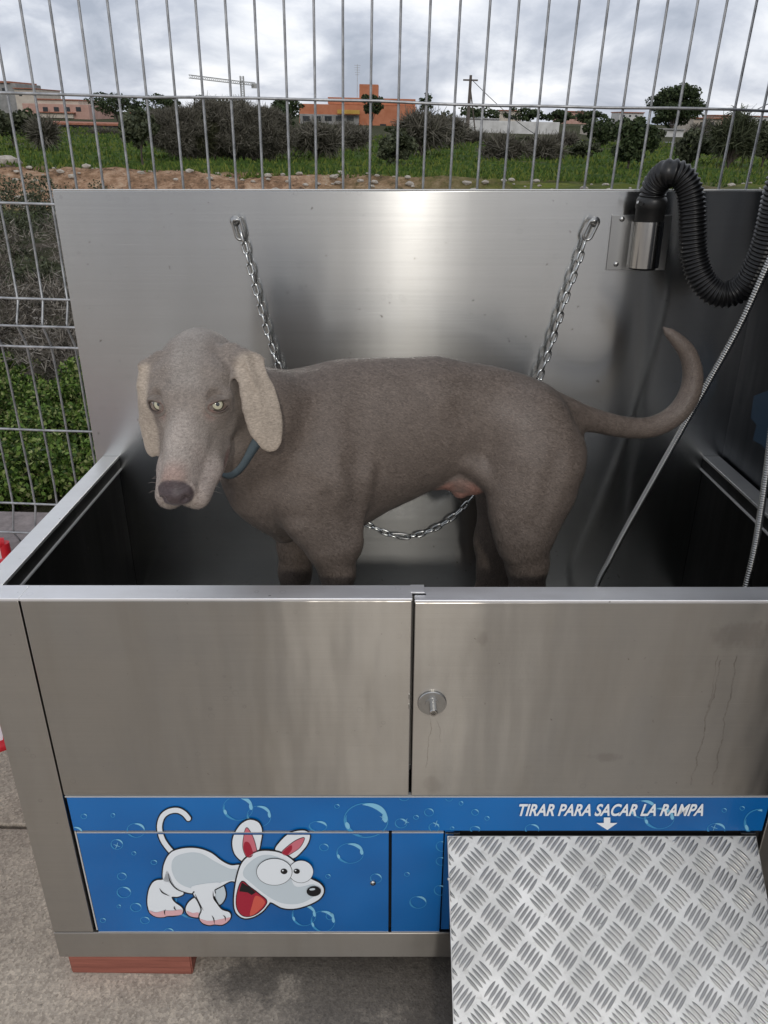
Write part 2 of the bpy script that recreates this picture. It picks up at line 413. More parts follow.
# sparkles
for (cx, cy) in ((383, 817), (436, 823), (406, 821), (714, 827), (117, 845)):
    for a in (20, 110): bub.stroke([(cx-3.4*math.cos(R(a)), cy-3.4*math.sin(R(a))), (cx, cy), (cx+3.4*math.cos(R(a)), cy+3.4*math.sin(R(a)))], .8, PBL, 4, False, True)
# cartoon dog -- far legs, tail, body, near legs, head
shape([A(*p) for p in ((510, 500), (560, 510), (580, 560), (572, 600), (545, 625), (520, 590))], GRY, 4)
shape([A(*p) for p in ((430, 585), (385, 605), (362, 645), (375, 680), (420, 695), (460, 685), (480, 640))], WHT, 4)
tail = cm2([A(*p) for p in ((300, 352), (262, 310), (232, 262), (218, 200), (232, 145), (268, 115), (315, 108), (352, 125), (376, 152))], False)
D.stroke(tail, 7.6, BLK, 4); D.fill(ell(*A(376, 152), 3.8, 3.8), BLK, 4)
D.stroke(tail, 5.0, WHT, 5); D.fill(ell(*A(376, 152), 2.5, 2.5), WHT, 6)
shape([A(*p) for p in ((205, 490), (240, 484), (262, 440), (300, 520), (350, 560), (320, 580), (285, 582), (300, 610), (340, 640), (345, 665), (320, 678), (290, 685),
                      (262, 684), (240, 690), (200, 688), (165, 665), (152, 610), (160, 545), (180, 505))], WHT, 6)
shape([A(*p) for p in ((270, 350), (300, 328), (360, 314), (430, 316), (500, 340), (560, 385), (610, 408), (670, 412), (665, 500), (610, 495), (560, 520), (515, 545), (510, 560),
                      (400, 562), (330, 545), (280, 505), (240, 490), (238, 430), (250, 385))], WHT, 6)
D.fill(cm2([A(*p) for p in ((300, 365), (380, 338), (450, 345), (520, 385), (600, 425), (640, 430), (640, 480), (560, 500), (500, 530), (400, 535), (320, 500), (285, 430))]), GRY, 8)
shape([A(*p) for p in ((408, 556), (430, 600), (450, 650), (438, 690), (455, 722), (490, 734), (520, 730), (560, 732), (590, 715), (608, 690), (600, 665), (560, 650), (535, 620), (515, 580), (512, 548))], WHT, 9)
D.fill(cm2([A(*p) for p in ((400, 520), (415, 556), (440, 600), (520, 575), (520, 540), (545, 500))]), WHT, 11)
for pts in (((165, 655), (200, 665), (245, 655), (290, 655), (340, 650), (342, 672), (320, 680), (262, 684), (240, 690), (200, 688), (168, 668)),
            ((440, 700), (480, 710), (520, 708), (560, 700), (606, 692), (590, 716), (560, 732), (520, 730), (490, 734), (455, 722))):
    D.fill(cm2([A(*p) for p in pts]), PNK, 11)
D.fill(cm2([A(*p) for p in ((368, 660), (400, 670), (430, 668), (440, 690), (415, 694), (380, 684))]), PNK, 6)
for pts in (((265, 445), (280, 500), (320, 540), (380, 560)), ((218, 530), (235, 555), (275, 575)), ((250, 680), (246, 660), (252, 648)), ((312, 655), (300, 640), (302, 630)),
            ((520, 728), (516, 700), (505, 680)), ((580, 712), (578, 690), (566, 678)), ((412, 560), (432, 605), (460, 655)), ((512, 545), (516, 585), (540, 625))):
    D.stroke(cm2([A(*p) for p in pts], False), 1.1, BLK, 12, False, True)
# ears
shape([B(*p) for p in ((205, 120), (250, 140), (270, 190), (262, 260), (240, 330), (160, 385), (105, 350), (82, 290), (88, 225), (125, 160), (165, 128))], WHT, 9)
D.stroke(cm2([B(*p) for p in ((172, 170), (205, 215), (228, 280), (232, 335), (180, 360), (150, 300), (155, 225))]), 1.2, BLK, 11, True)
D.fill(cm2([B(*p) for p in ((172, 170), (205, 215), (228, 280), (232, 335), (180, 360), (150, 300), (155, 225))]), ROS, 12)
D.fill(cm2([B(*p) for p in ((160, 262), (185, 262), (205, 300), (212, 345), (180, 358), (153, 305))]), RED, 13)
shape([B(*p) for p in ((545, 190), (575, 215), (565, 265), (530, 315), (470, 365), (400, 350), (355, 310), (390, 255), (440, 210), (490, 192))], WHT, 9)
D.stroke(cm2([B(*p) for p in ((540, 235), (515, 290), (470, 325), (420, 350), (397, 328), (440, 285), (490, 250))]), 1.2, BLK, 11, True)
D.fill(cm2([B(*p) for p in ((540, 235), (515, 290), (470, 325), (420, 350), (397, 328), (440, 285), (490, 250))]), ROS, 12)
D.fill(cm2([B(*p) for p in ((455, 280), (460, 310), (425, 346), (400, 328))]), RED, 13)
# head with open mouth
shape([B(*p) for p in ((140, 400), (180, 355), (250, 320), (330, 318), (400, 335), (470, 380), (560, 480), (640, 525), (665, 570), (640, 620), (570, 660), (480, 685), (400, 680),
                      (330, 645), (310, 660), (270, 705), (210, 740), (150, 745), (105, 710), (92, 650), (98, 560), (115, 470))], WHT, 12, 1.5)
D.fill(cm2([B(*p) for p in ((170, 410), (250, 350), (340, 345), (430, 400), (480, 540), (600, 530), (620, 590), (520, 650), (400, 650), (300, 600), (200, 520), (150, 470))]), GRY, 14)
D.stroke(cm2([B(*p) for p in ((142, 512), (190, 545), (250, 590), (300, 640), (250, 705), (190, 732), (140, 722), (110, 670), (112, 590))]), 1.6, BLK, 15, True)
D.fill(cm2([B(*p) for p in ((142, 512), (190, 545), (250, 590), (300, 640), (250, 705), (190, 732), (140, 722), (110, 670), (112, 590))]), RED, 16)
D.fill([B(*p) for p in ((142, 514), (190, 545), (232, 578), (205, 596), (180, 580), (125, 572))], BLK, 17)
D.fill(cm2([B(*p) for p in ((232, 600), (290, 640), (245, 700), (195, 728), (205, 670))]), TNG, 17)
for e in ((350, 445, 112, 84), (520, 445, 77, 70)):
    cx, cy = B(e[0], e[1]); rx, ry = e[2]*120/768, e[3]*130/832
    L_ = 21 if e[0] == 350 else 18
    D.stroke(ell(cx, cy, rx, ry), 1.0, BLK, L_, True); D.fill(ell(cx, cy, rx, ry), WHT, L_+1)
for e in ((412, 440, 22, 18), (493, 440, 20, 16)):
    cx, cy = B(e[0], e[1]); D.fill(ell(cx, cy, e[2]*120/768, e[3]*130/832, 8, 18), BLK, 24); D.fill(ell(cx-1.2, cy-.9, .9, .7, 0, 10), WHT, 25)
cx, cy = B(602, 568); D.fill(ell(cx, cy, 7.2, 5, -4, 24), BLK, 24); D.fill(ell(cx-1.5, cy-2.2, 3, 1.1, -6, 14), GRY, 25)
PAR = dict(strip=strip, d1=dr1, d2=dr2)
for dec, nm in ((bub, 'bubble_print'), (D, 'cartoon_dog_print')):
    for k, mb in dec.parts.items(): mb.build(nm, mats_d, PAR[k])
# lettering
fc = bpy.data.curves.new('ramp_lettering', 'FONT'); fc.body = 'TIRAR PARA SACAR LA RAMPA'; fc.shear = .22; fc.size = .03; fc.offset = .0007; fc.extrude = .0003
to = bpy.data.objects.new('tmp_text', fc); COL.objects.link(to); bpy.context.view_layer.update()
me = bpy.data.meshes.new_from_object(to.evaluated_get(bpy.context.evaluated_depsgraph_get())); bpy.data.objects.remove(to)
xs = [v.co.x for v in me.vertices]; ys = [v.co.y for v in me.vertices]
p0, p1 = PY(518, 815, 0), PY(705, 803, 0)
sx = (p1.x-p0.x)/(max(xs)-min(xs)); sy = (p1.z-p0.z)/(max(ys)-min(ys))
for v in me.vertices:
    v.co = Vector((p0.x+(v.co.x-min(xs))*sx, -.0022-v.co.z, p0.z+(v.co.y-min(ys))*sy))
me.name = 'lettering'; me.materials.clear(); me.materials.append(mats_d[BWH])
o = bpy.data.objects.new('lettering', me); COL.objects.link(o); place(o, strip, None, True)
o['label'] = 'white slanted capitals TIRAR PARA SACAR LA RAMPA'
mb = MB(); arrow = [(603.5, 816.5), (610, 816.5), (610, 822), (617, 822), (607, 829), (596, 822), (603.5, 822)]
q3 = [Vector(PY(a, b_, 0)) for a, b_ in arrow]
for w in q3: w.y = -.0022
mb.poly(q3); mb.build('arrow_print', mats_d[BWH], strip)

# ------------------------------------------------ ramp of five-bar tread plate
alu, nt, b = newmat('tread_plate_aluminium'); b.inputs['Metallic'].default_value = 1
v_ = texco(nt)
c = ramp(nt, noise(nt, v_, 7, 6, .7), [(.35, (.47, .47, .46)), (.65, (.64, .64, .63))])
c = mixc(nt, maprange(nt, noise(nt, v_, 90, 5, .7), .56, .72, 0, .55), c, (.35, .34, .32))
nt.links.new(c, b.inputs['Base Color'])
nt.links.new(maprange(nt, noise(nt, v_, 16, 5), .3, .7, .42, .60), b.inputs['Roughness'])
bump(nt, b, noise(nt, v_, 260, 3), .12, .002)
alu2 = plain('raised_bars_reflection_tone', (.33, .33, .325), .28, 1)  # base darker than the plate, standing in for the bars' darker reflections
ra = PY(447.5, 836, -.004); rb = PY(756, 836, -.004)
r1 = Vector((0, -.208-.004, .130-.3177)); r1n = r1.normalized(); RL = .56
rn = Vector((1, 0, 0)).cross(r1n); rn = rn if rn.y < 0 else -rn
rwid = rb.x-ra.x
mb = MB()
def rp(s_, t_, h=0): return Vector((ra.x+s_, ra.y, ra.z))+r1n*t_+rn*h
c8 = [rp(0, 0), rp(rwid, 0), rp(rwid, RL), rp(0, RL)]; c8 += [p-rn*.012 for p in c8]
mb.add(c8, [(0, 1, 2, 3), (7, 6, 5, 4), (0, 4, 5, 1), (1, 5, 6, 2), (2, 6, 7, 3), (3, 7, 4, 0)])
if mb.f and (c8[1]-c8[0]).cross(c8[3]-c8[0]).dot(rn) < 0: mb.f = [f[::-1] for f in mb.f]
s0 = .0572
def spindle(cs, ct, ang, L, W_, Hh):
    if not (-.012 < cs < rwid+.012 and -.012 < ct < RL+.012): return
    vs = []; n = 9
    ca, sa = math.cos(ang), math.sin(ang)
    prof = [(-1, 0), (-.62, .55), (0, 1), (.62, .55), (1, 0)]
    for i in range(n):
        t = -1+2*i/(n-1); w = math.sqrt(max(0, 1-abs(t)**1.7))
        for a, hh in prof:
            x = t*L/2; y = a*W_/2*w; h = hh*Hh*min(1, w*1.3)+.0001
            s_, t2 = cs+x*ca-y*sa, ct+x*sa+y*ca
            s_ = min(max(s_, .0012), rwid-.0012); t2 = min(max(t2, .0012), RL)
            vs.append(rp(s_, t2, h))
    fs = []
    for i in range(n-1):
        for k in range(4): fs.append((i*5+k, i*5+k+1, i*5+k+6, i*5+k+5))
    a, b_, c_ = vs[20], vs[21], vs[25]
    if (Vector(b_)-Vector(a)).cross(Vector(c_)-Vector(a)).dot(rn) < 0: fs = [f[::-1] for f in fs]
    mb.add(vs, fs, 1, True)
for i in range(-1, 11):
    for j in range(-1, 11):
        for ty in (0, 1):
            cs = .016+(i+.5*ty)*s0; ct = .012+(j+.5*ty)*s0
            ang = R(-50) if ty == 0 else R(46)
            for k in range(-2, 3):
                nx, ny = -math.sin(ang), math.cos(ang)
                spindle(cs+nx*k*.0079+rnd.uniform(-.0003, .0003), ct+ny*k*.0079, ang+rnd.uniform(-.03, .03), .0345-.0012*abs(k)+rnd.uniform(-.001, .001), .0052, .0017)
rmp = mb.build('pull_out_ramp', [alu, alu2], st)
rvm = plain('rivet_metal', (.6, .6, .58), .3, 1)
for px, py in ((449, 879), (458, 962), (757, 879), (762, 948), (600, 842), (674, 842), (604, 877), (600, 925), (640, 980), (453, 839), (596, 887)):
    d = udir(px, py); dd = (rp(0, 0)-CU).dot(rn)/d.dot(rn); p = CU+d*dd; mb = MB()
    mb.lathe(p-rn*.0003, rn, [(.0030, 0), (.0028, .0011), (.0015, .0014), (.0003, .0011)], 12)
    mb.build('rivet', rvm, rmp)
mb = MB(); mb.box((ra.x-.003, .0005, Z_STRIP_B-.007), (ra.x+.022, .006, Z_STRIP_B-.0045)); mb.build('ramp_hinge', zinc, st); mb = MB(); mb.box((rb.x-.024, .0005, Z_STRIP_B-.007), (rb.x+.001, .006, Z_STRIP_B-.0045)); mb.build('ramp_hinge', zinc, st)

# ------------------------------------------------ hose holder on the backsplash
hx = PY(641, 245, DEP-.03)
pa, pb = PY(612, 215, DEP), PY(664, 270, DEP)
mb = MB(); mb.box((pa.x, DEP-.004, pb.z), (pb.x, DEP-.0005, pa.z), bev=.0008)
pl = mb.build('holder_plate', zinc, st)
cr_ = .0305; cc_ = Vector((PY(645, 245, DEP-.035).x, DEP-.036, 0)); zt, zb = PY(643, 222, DEP-.05).z, PY(640, 268, DEP-.05).z
mb = MB(); n = 40
vo = [(cc_.x+cr_*math.cos(2*math.pi*k/n), cc_.y+cr_*math.sin(2*math.pi*k/n), z) for z in (zb, zt) for k in range(n)]
vi = [(cc_.x+(cr_-.002)*math.cos(2*math.pi*k/n), cc_.y+(cr_-.002)*math.sin(2*math.pi*k/n), z) for z in (zb, zt) for k in range(n)]
mb.add(vo, [(k, (k+1) % n, n+(k+1) % n, n+k) for k in range(n)], 0, True); mb.add(vi, [(n+k, n+(k+1) % n, (k+1) % n, k) for k in range(n)], 0, True)
mb.add(vo[n:]+vi[n:], [(k, (k+1) % n, n+(k+1) % n, n+k) for k in range(n)]); mb.add(vo[:n]+vi[:n], [(n+k, n+(k+1) % n, (k+1) % n, k) for k in range(n)])
mb.build('holder_cup', chrome, pl)
for (px, py) in ((622, 219), (616, 264), (662, 218)):
    mb = MB(); p = PY(px, py, DEP-.004); mb.lathe((p.x, p.y+.0005, p.z), (0, -1, 0), [(.0052, 0), (.0050, .002), (.0028, .0034), (.0005, .0036)], 18)
    mb.build('screw', zinc, pl)

# ------------------------------------------------ machine cabinet on the right
mb = MB(); mb.box((XR+.006, -.26, .02), (XR+.60, DEP+.02, 2.0), bev=.003)
cab = mb.build('machine_cabinet', st_dark, st, label='tall dark steel cabinet on the right side of the tub')
sticker = plain('blue_sticker', (.012, .04, .075), .4)
def sx(u, v): p = PXX(u, v, XR+.006); return (p.x-.0006, p.y, p.z)
mb = MB(); pts = [sx(*p) for p in ((754, 396), (775, 388), (800, 420), (800, 470), (768, 452), (762, 445), (753, 440), (757, 425), (751, 418))]
mb.add(pts, [tuple(range(len(pts)))]); mb.build('blue_sticker', sticker, cab)
# ================================================================== hoses
rub, nt, b = newmat('black_rubber'); b.inputs['Base Color'].default_value = (.006, .006, .0065, 1); b.inputs['Roughness'].default_value = .36
b.inputs['Specular IOR Level'].default_value = .5
flexm = plain('bright_flexible_steel', (.38, .38, .37), .28, 1)
hp = [(652, 200, .575), (654, 189, .572), (660, 179, .56), (669, 173, .54), (680, 176, .535), (688, 187, .53), (692, 205, .525), (692.5, 230, .52), (694, 255, .515), (701, 278, .505), (714, 292, .495), (730, 294, .485),
      (746, 284, .47), (757, 266, .455), (766, 243, .44), (773, 215, .43), (780, 185, .42), (794, 150, .41), (815, 118, .40), (850, 100, .42)]
path = resample(catmull([PY(*p) for p in hp], 10), .0016)
dh = thing('dryer_hose', PY(700, 285, .5), 'thick black corrugated hose looping from the steel cup on the back panel', 'hose')
mb = MB(); rr = [.0232+.0021*math.sin(2*math.pi*i*.0016/.0072) for i in range(len(path))]
mb.tube(path, rr, 28, 0); mb.build('corrugated_tube', rub, dh)
a = path[0]; mb = MB()
top, bot = a+(path[3]-path[0])*.5, Vector((cc_.x, cc_.y, zb-.004))
ax = (top-bot); Ls = ax.length; ax.normalize()
mb.lathe(bot, ax, [(.020, 0), (.0255, .001), (.0255, Ls*.38), (.0262, Ls*.5), (.0275, Ls*.86), (.0288, Ls*.87), (.0288, Ls*.98), (.026, Ls*1.02), (.022, Ls*1.03)], 32)
mb.build('nozzle', plain('black_plastic_nozzle', (.012, .012, .012), .4), dh)
mb = MB(); p = bot+ax*Ls*.93+Vector((-.024, -.02, 0)); mb.tube([p, p+Vector((-.010, -.004, .004))], .003, 10); mb.build('clamp_screw', zinc, dh)

def flex(name, pts, label, r=.0058):
    path = resample(catmull([PY(*p) for p in pts], 10), .0007)
    mb = MB(); rr = [r*(1+.16*math.sin(2*math.pi*i*.0007/.0046)) for i in range(len(path))]
    mb.tube(path, rr, 12); return mb.build(name, flexm, None, base=PY(*pts[len(pts)//2]), label=label, cat='hose', group='metal shower hoses')
flex('shower_hose', [(800, 190, .34), (784, 228, .36), (768, 264, .39), (740, 325, .42), (712, 376, .45), (681, 431, .475), (650, 486, .50), (622, 536, .515), (608, 563, .52), (596, 588, .52), (584, 640, .50), (600, 690, .42)],
     'long silver flexible hose running diagonally behind the dog\'s tail down into the tub')
flex('shower_hose', [(786, 350, .25), (779, 390, .26), (772, 430, .27), (768, 462, .27), (762, 505, .27), (755, 548, .27), (745, 592, .26), (735, 640, .26), (728, 680, .26)],
     'short silver flexible hose hanging at the right edge in front of the cabinet')

# ================================================================== chain
ch = thing('tether_chain', PY(235, 222, DEP), 'steel link chain hung in a U between two hooks on the back panel', 'chain')
cp = [(239, 227, .596), (247, 256, .594), (256, 292, .592), (268, 336, .59), (282, 376, .585), (299, 425, .575), (320, 470, .565), (345, 508, .555), (371, 526, .55), (404, 537, .545), (440, 526, .55), (470, 500, .555), (500, 455, .565),
      (525, 410, .575), (541, 374, .583), (553, 340, .588), (566, 298, .592), (578, 264, .594), (587, 236, .598), (589, 230, .598)]
cpath = catmull([PY(*p) for p in cp], 12)
clk = plain('galvanised_chain', (.58, .59, .58), .22, 1)
lm = MB(); n = 20; Lk, Wk, rw = .0265, .0155, .00245
ring = []
for k in range(n):
    a = 2*math.pi*k/n; x = math.cos(a)*(Wk/2-rw); z = math.sin(a)*(Wk/2-rw)+(1 if math.sin(a) > 0 else -1)*(Lk-Wk)/2
    ring.append((x, 0, z))
lm.tube(ring, rw, 8, closed=True)
lme = None
pos = resample(cpath, .0202)
for i, p in enumerate(pos[1:-1]):
    t = (pos[i+2]-pos[i]).normalized()
    z = t; x = Vector((0, 1, 0)).cross(z).normalized(); y = z.cross(x)
    Mx = Matrix((x, y, z)).transposed().to_4x4()
    rot = Matrix.Rotation((R(12) if i % 2 else R(82))+rnd.uniform(-.2, .2), 4, 'Z')
    if lme is None:
        o = lm.build('link', clk, ch); lme = o
    else:
        o = lme.copy(); COL.objects.link(o); o.parent = ch
    o.matrix_local = Matrix.Translation(p-BASES[ch.name]) @ Mx @ rot
for (u, v, sgn) in ((235, 221, 1), (595, 222, -1)):
    p = PY(u, v, DEP); mb = MB()
    mb.tube([p+Vector((0, .0005, 0)), p+Vector((0, -.012, 0)), p+Vector((sgn*.002, -.022, .003)), p+Vector((sgn*.009, -.026, .004)), p+Vector((sgn*.014, -.020, .002))], .0034, 10)
    mb.lathe(p+Vector((0, .0004, 0)), (0, -1, 0), [(.010, 0), (.010, .002), (.004, .003)], 18)
    mb.build('wall_hook', zinc, ch)
    mb = MB(); q0 = p+Vector((sgn*.006, -.020, .003)); q1 = PY(241 if sgn > 0 else 586, 238, .598)
    ax = (q1-q0); L = ax.length; ax.normalize(); sd = Vector((0, 1, 0)).cross(ax).normalized()*.0085; rg = []
    for k in range(24):
        a = 2*math.pi*k/24; e = math.sin(a)
        rg.append(q0+ax*(L/2+e*.009+(1 if e > 0 else -1)*(L/2-.006))+sd*math.cos(a)+Vector((0, -.002, 0)))
    mb.tube(rg, .0028, 8, closed=True); mb.build('quick_link', zinc, ch)
mb = MB(); c0, c1 = PY(391, 533, .54), PY(411, 537, .54); ax = (c1-c0).normalized(); sd = Vector((0, 1, 0)).cross(ax).normalized()*.0075; rg = []
for k in range(24):
    a = 2*math.pi*k/24; e = math.cos(a); rg.append((c0+c1)/2+ax*e*.021+sd*math.sin(a)*(.62+.38*e)+Vector((0, -.004, 0)))
mb.tube(rg, .0024, 8, closed=True); mb.build('snap_hook', zinc, ch)

# ================================================================== wooden chocks under the raised tub
wood, nt, b = newmat('red_brown_timber')
v_ = texco(nt, (2, 60, 60)); c = ramp(nt, noise(nt, v_, 1.2, 5, .7), [(.3, (.15, .045, .03)), (.6, (.33, .11, .075)), (.8, (.42, .17, .12))])
nt.links.new(c, b.inputs['Base Color']); b.inputs['Roughness'].default_value = .8; bump(nt, b, noise(nt, v_, 2, 4), .5, .003)
def chock(x0, x1, y0, y1, label):
    mb = MB(); vs = []
    for (x, y) in ((x0, y0), (x1, y0), (x1, y1), (x0, y1)):
        w = T @ Vector((x, y, -.0008)); vs.append(w)
    bm = bmesh.new(); bv = [bm.verts.new((w.x, w.y, .0)) for w in vs]+[bm.verts.new(w) for w in vs]
    for f in ((0, 3, 2, 1), (4, 5, 6, 7), (0, 1, 5, 4), (1, 2, 6, 5), (2, 3, 7, 6), (3, 0, 4, 7)): bm.faces.new([bv[i] for i in f])
    bmesh.ops.bevel(bm, geom=bm.edges[:], offset=.0025, segments=2, affect='EDGES'); mb.bm(bm)
    return mb.build('wood_block', wood, None, base=(vs[0].x, vs[0].y, 0), unit=False, label=label, cat='wood block', group='timber blocks under the tub')
chock(PY(67, 958, 0).x, PY(190, 958, 0).x, .003, .09, 'red-brown timber block under the front left corner of the steel tub')
chock(.56, .72, .01, .09, 'red-brown timber block under the front right corner of the tub behind the ramp')
chock(.56, .72, .50, .60, 'red-brown timber block under the rear right corner of the tub')
chock(-.58, -.44, .50, .60, 'red-brown timber block under the rear left corner of the tub')

# ================================================================== fence and low wall behind (true level)
FD = 1.80
FY = FD
galv, nt, b = newmat('galvanised_wire'); b.inputs['Metallic'].default_value = .75
c = ramp(nt, noise(nt, texco(nt), 30, 4), [(.35, (.27, .275, .28)), (.65, (.50, .505, .51))]); nt.links.new(c, b.inputs['Base Color']); b.inputs['Roughness'].default_value = .42
fen = thing('mesh_fence', (wx(343, FD, 190), FY, 0), 'galvanised welded wire mesh fence with pressed folds behind the tub', 'fence', unit=False)
x0 = wx(343, FD, 190); sp = (wx(369.6, FD, 190)-wx(316.2, FD, 190))/2
zs = [wz(102, FD), wz(204, FD-.0, 60), wz(299, FD, 60), wz(326, FD-.03, 60), wz(347, FD, 60), wz(430, FD, 60), wz(504, FD, 60), wz(532, FD-.03, 40)]
ztop = zs[0]+ (zs[0]-zs[1])*1.0 + .001
prof = [(wz(-120, FD), 0), (zs[2], 0), (zs[3], -.032), (zs[4], 0), (zs[6], 0), (zs[7]-.0, -.032), (zs[7]-.05, 0)]
z_hi = zs[0]+2.2*(zs[0]-zs[1])
prof[0] = (z_hi, 0)
# folds above the frame repeat the lower ones
mb = MB()
i0, i1 = -34, 36
for i in range(i0, i1):
    x = x0+i*sp
    pts = [(x, FY+dy, z) for z, dy in prof]
    sub = [Vector(pts[0])]
    for a, b_ in zip(pts, pts[1:]):
        a, b_ = Vector(a), Vector(b_)
        sub.append(a.lerp(b_, .12)); sub.append(a.lerp(b_, .88))
    sub.append(Vector(pts[-1])); j = .0012
    # small bends in the wires
    bend = rnd.uniform(-.002, .002)
    sub = [p+Vector((bend*math.sin(p.z*3+i)+rnd.uniform(-j, j)*.5, 0, 0)) for p in sub]
    mb.tube(sub, .00275, 7)
wires = mb
hz = []
mbh = MB()
for z, dy in [(zs[0], 0), (zs[0]+(zs[0]-zs[1]), 0), (z_hi-.01, 0), (zs[1], 0), (zs[2], 0), (zs[3], -.034), (zs[4], 0), (zs[5], 0), (zs[6], 0), (zs[7], -.034)]:
    mbh.tube([(x0+i0*sp+k*.12, FY+dy-.0052, z+.0015*math.sin(k*.9)+.0008*math.sin(k*2.3)) for k in range(int((i1-i0)*sp/.12)+1)], .0029, 7)
wires.build('vertical_wires', galv, fen); mbh.build('horizontal_wires', galv, fen)
for xp in (x0+i0*sp-.04, x0+i1*sp+.02):
    mb = MB(); mb.box((xp-.03, FY+.01, zs[7]-.09), (xp+.03, FY+.07, z_hi+.05), bev=.003); mb.build('fence_post', galv, fen)

blk, nt, b = newmat('concrete_block_wall')
v_ = texco(nt, kind='Object'); c = ramp(nt, noise(nt, v_, 26, 6, .7), [(.3, (.16, .135, .13)), (.7, (.30, .26, .25))])
nt.links.new(c, b.inputs['Base Color']); b.inputs['Roughness'].default_value = .9; bump(nt, b, noise(nt, v_, 60, 5), .6, .005)
ZW = wz(527, FD+.07, 20)
mb = MB(); cz = 0.0
nrow = 3; hrow = (ZW-.05)/nrow
for r_ in range(nrow):
    xx = -3.2+(r_ % 2)*.2
    while xx < 3.2:
        mb.box((xx, FY-.045, .0+r_*hrow), (xx+.395, FY+.155, (r_+1)*hrow-.006), bev=.004); xx += .4
mb.build('low_wall', [blk], None, base=(0, FY+.05, 0), unit=False, label='low grey concrete block wall under the wire fence', cat='wall') if False else None
lw = thing('low_wall', (0, FY+.05, 0), 'low grey concrete block wall under the wire fence', 'wall', unit=False)
mb.build('block_courses', blk, lw)
mb = MB(); xx = -3.2
while xx < 3.2:
    mb.box((xx, FY-.055, nrow*hrow-.004), (xx+.795, FY+.165, ZW), bev=.006); xx += .8
mb.build('coping', blk, lw)
mb = MB(); mb.box((-3.19, FY-.035, .0), (3.19, FY+.145, nrow*hrow-.005)); mb.build('mortar', plain('mortar', (.14, .125, .12), .95), lw)

# ================================================================== red and white folding sign left of the tub
wpl = plain('white_plastic', (.72, .70, .74), .4); rpl = plain('red_plastic', (.55, .008, .02), .4)
def leaf(parent, c4, name, th=.008):
    # c4: corners bl, br, tr, tl in station coords
    c4 = [Vector(c) for c in c4]; n = (c4[1]-c4[0]).cross(c4[3]-c4[0]).normalized()*th
    mb = MB(); vs = c4+[c+n for c in c4]
    mb.add(vs, [(0, 3, 2, 1), (4, 5, 6, 7), (0, 1, 5, 4), (1, 2, 6, 5), (2, 3, 7, 6), (3, 0, 4, 7)])
    p = mb.build(name, wpl, parent)
    mb = MB()
    for i in range(4): 
        a, b_ = c4[i]+n*.5, c4[(i+1) % 4]+n*.5
        mb.tube([a, b_], .011, 10)
    mb.build('red_rim', rpl, p)
sg = thing('folding_sign', PXX(-10, 745, -.66), 'white folding floor sign with red rims standing left of the tub', 'sign')
pA = PXX(9, 742, -.650); pB = PXX(9.0, 558, -.645)
leaf(sg, [(pA.x-.30, pA.y-.20, pA.z), (pA.x, pA.y, pA.z), (pB.x-.01, pB.y+.0, pB.z-.012), (pB.x-.31, pB.y-.20, pB.z-.012)], 'sign_leaf')
pC = PY(6, 560, .5)
leaf(sg, [(pC.x-.40, .30, .12), (pC.x-.02, .52, .12), (pC.x+.004, .50, pC.z+.045), (pC.x-.40, .28, pC.z+.13)], 'sign_leaf')
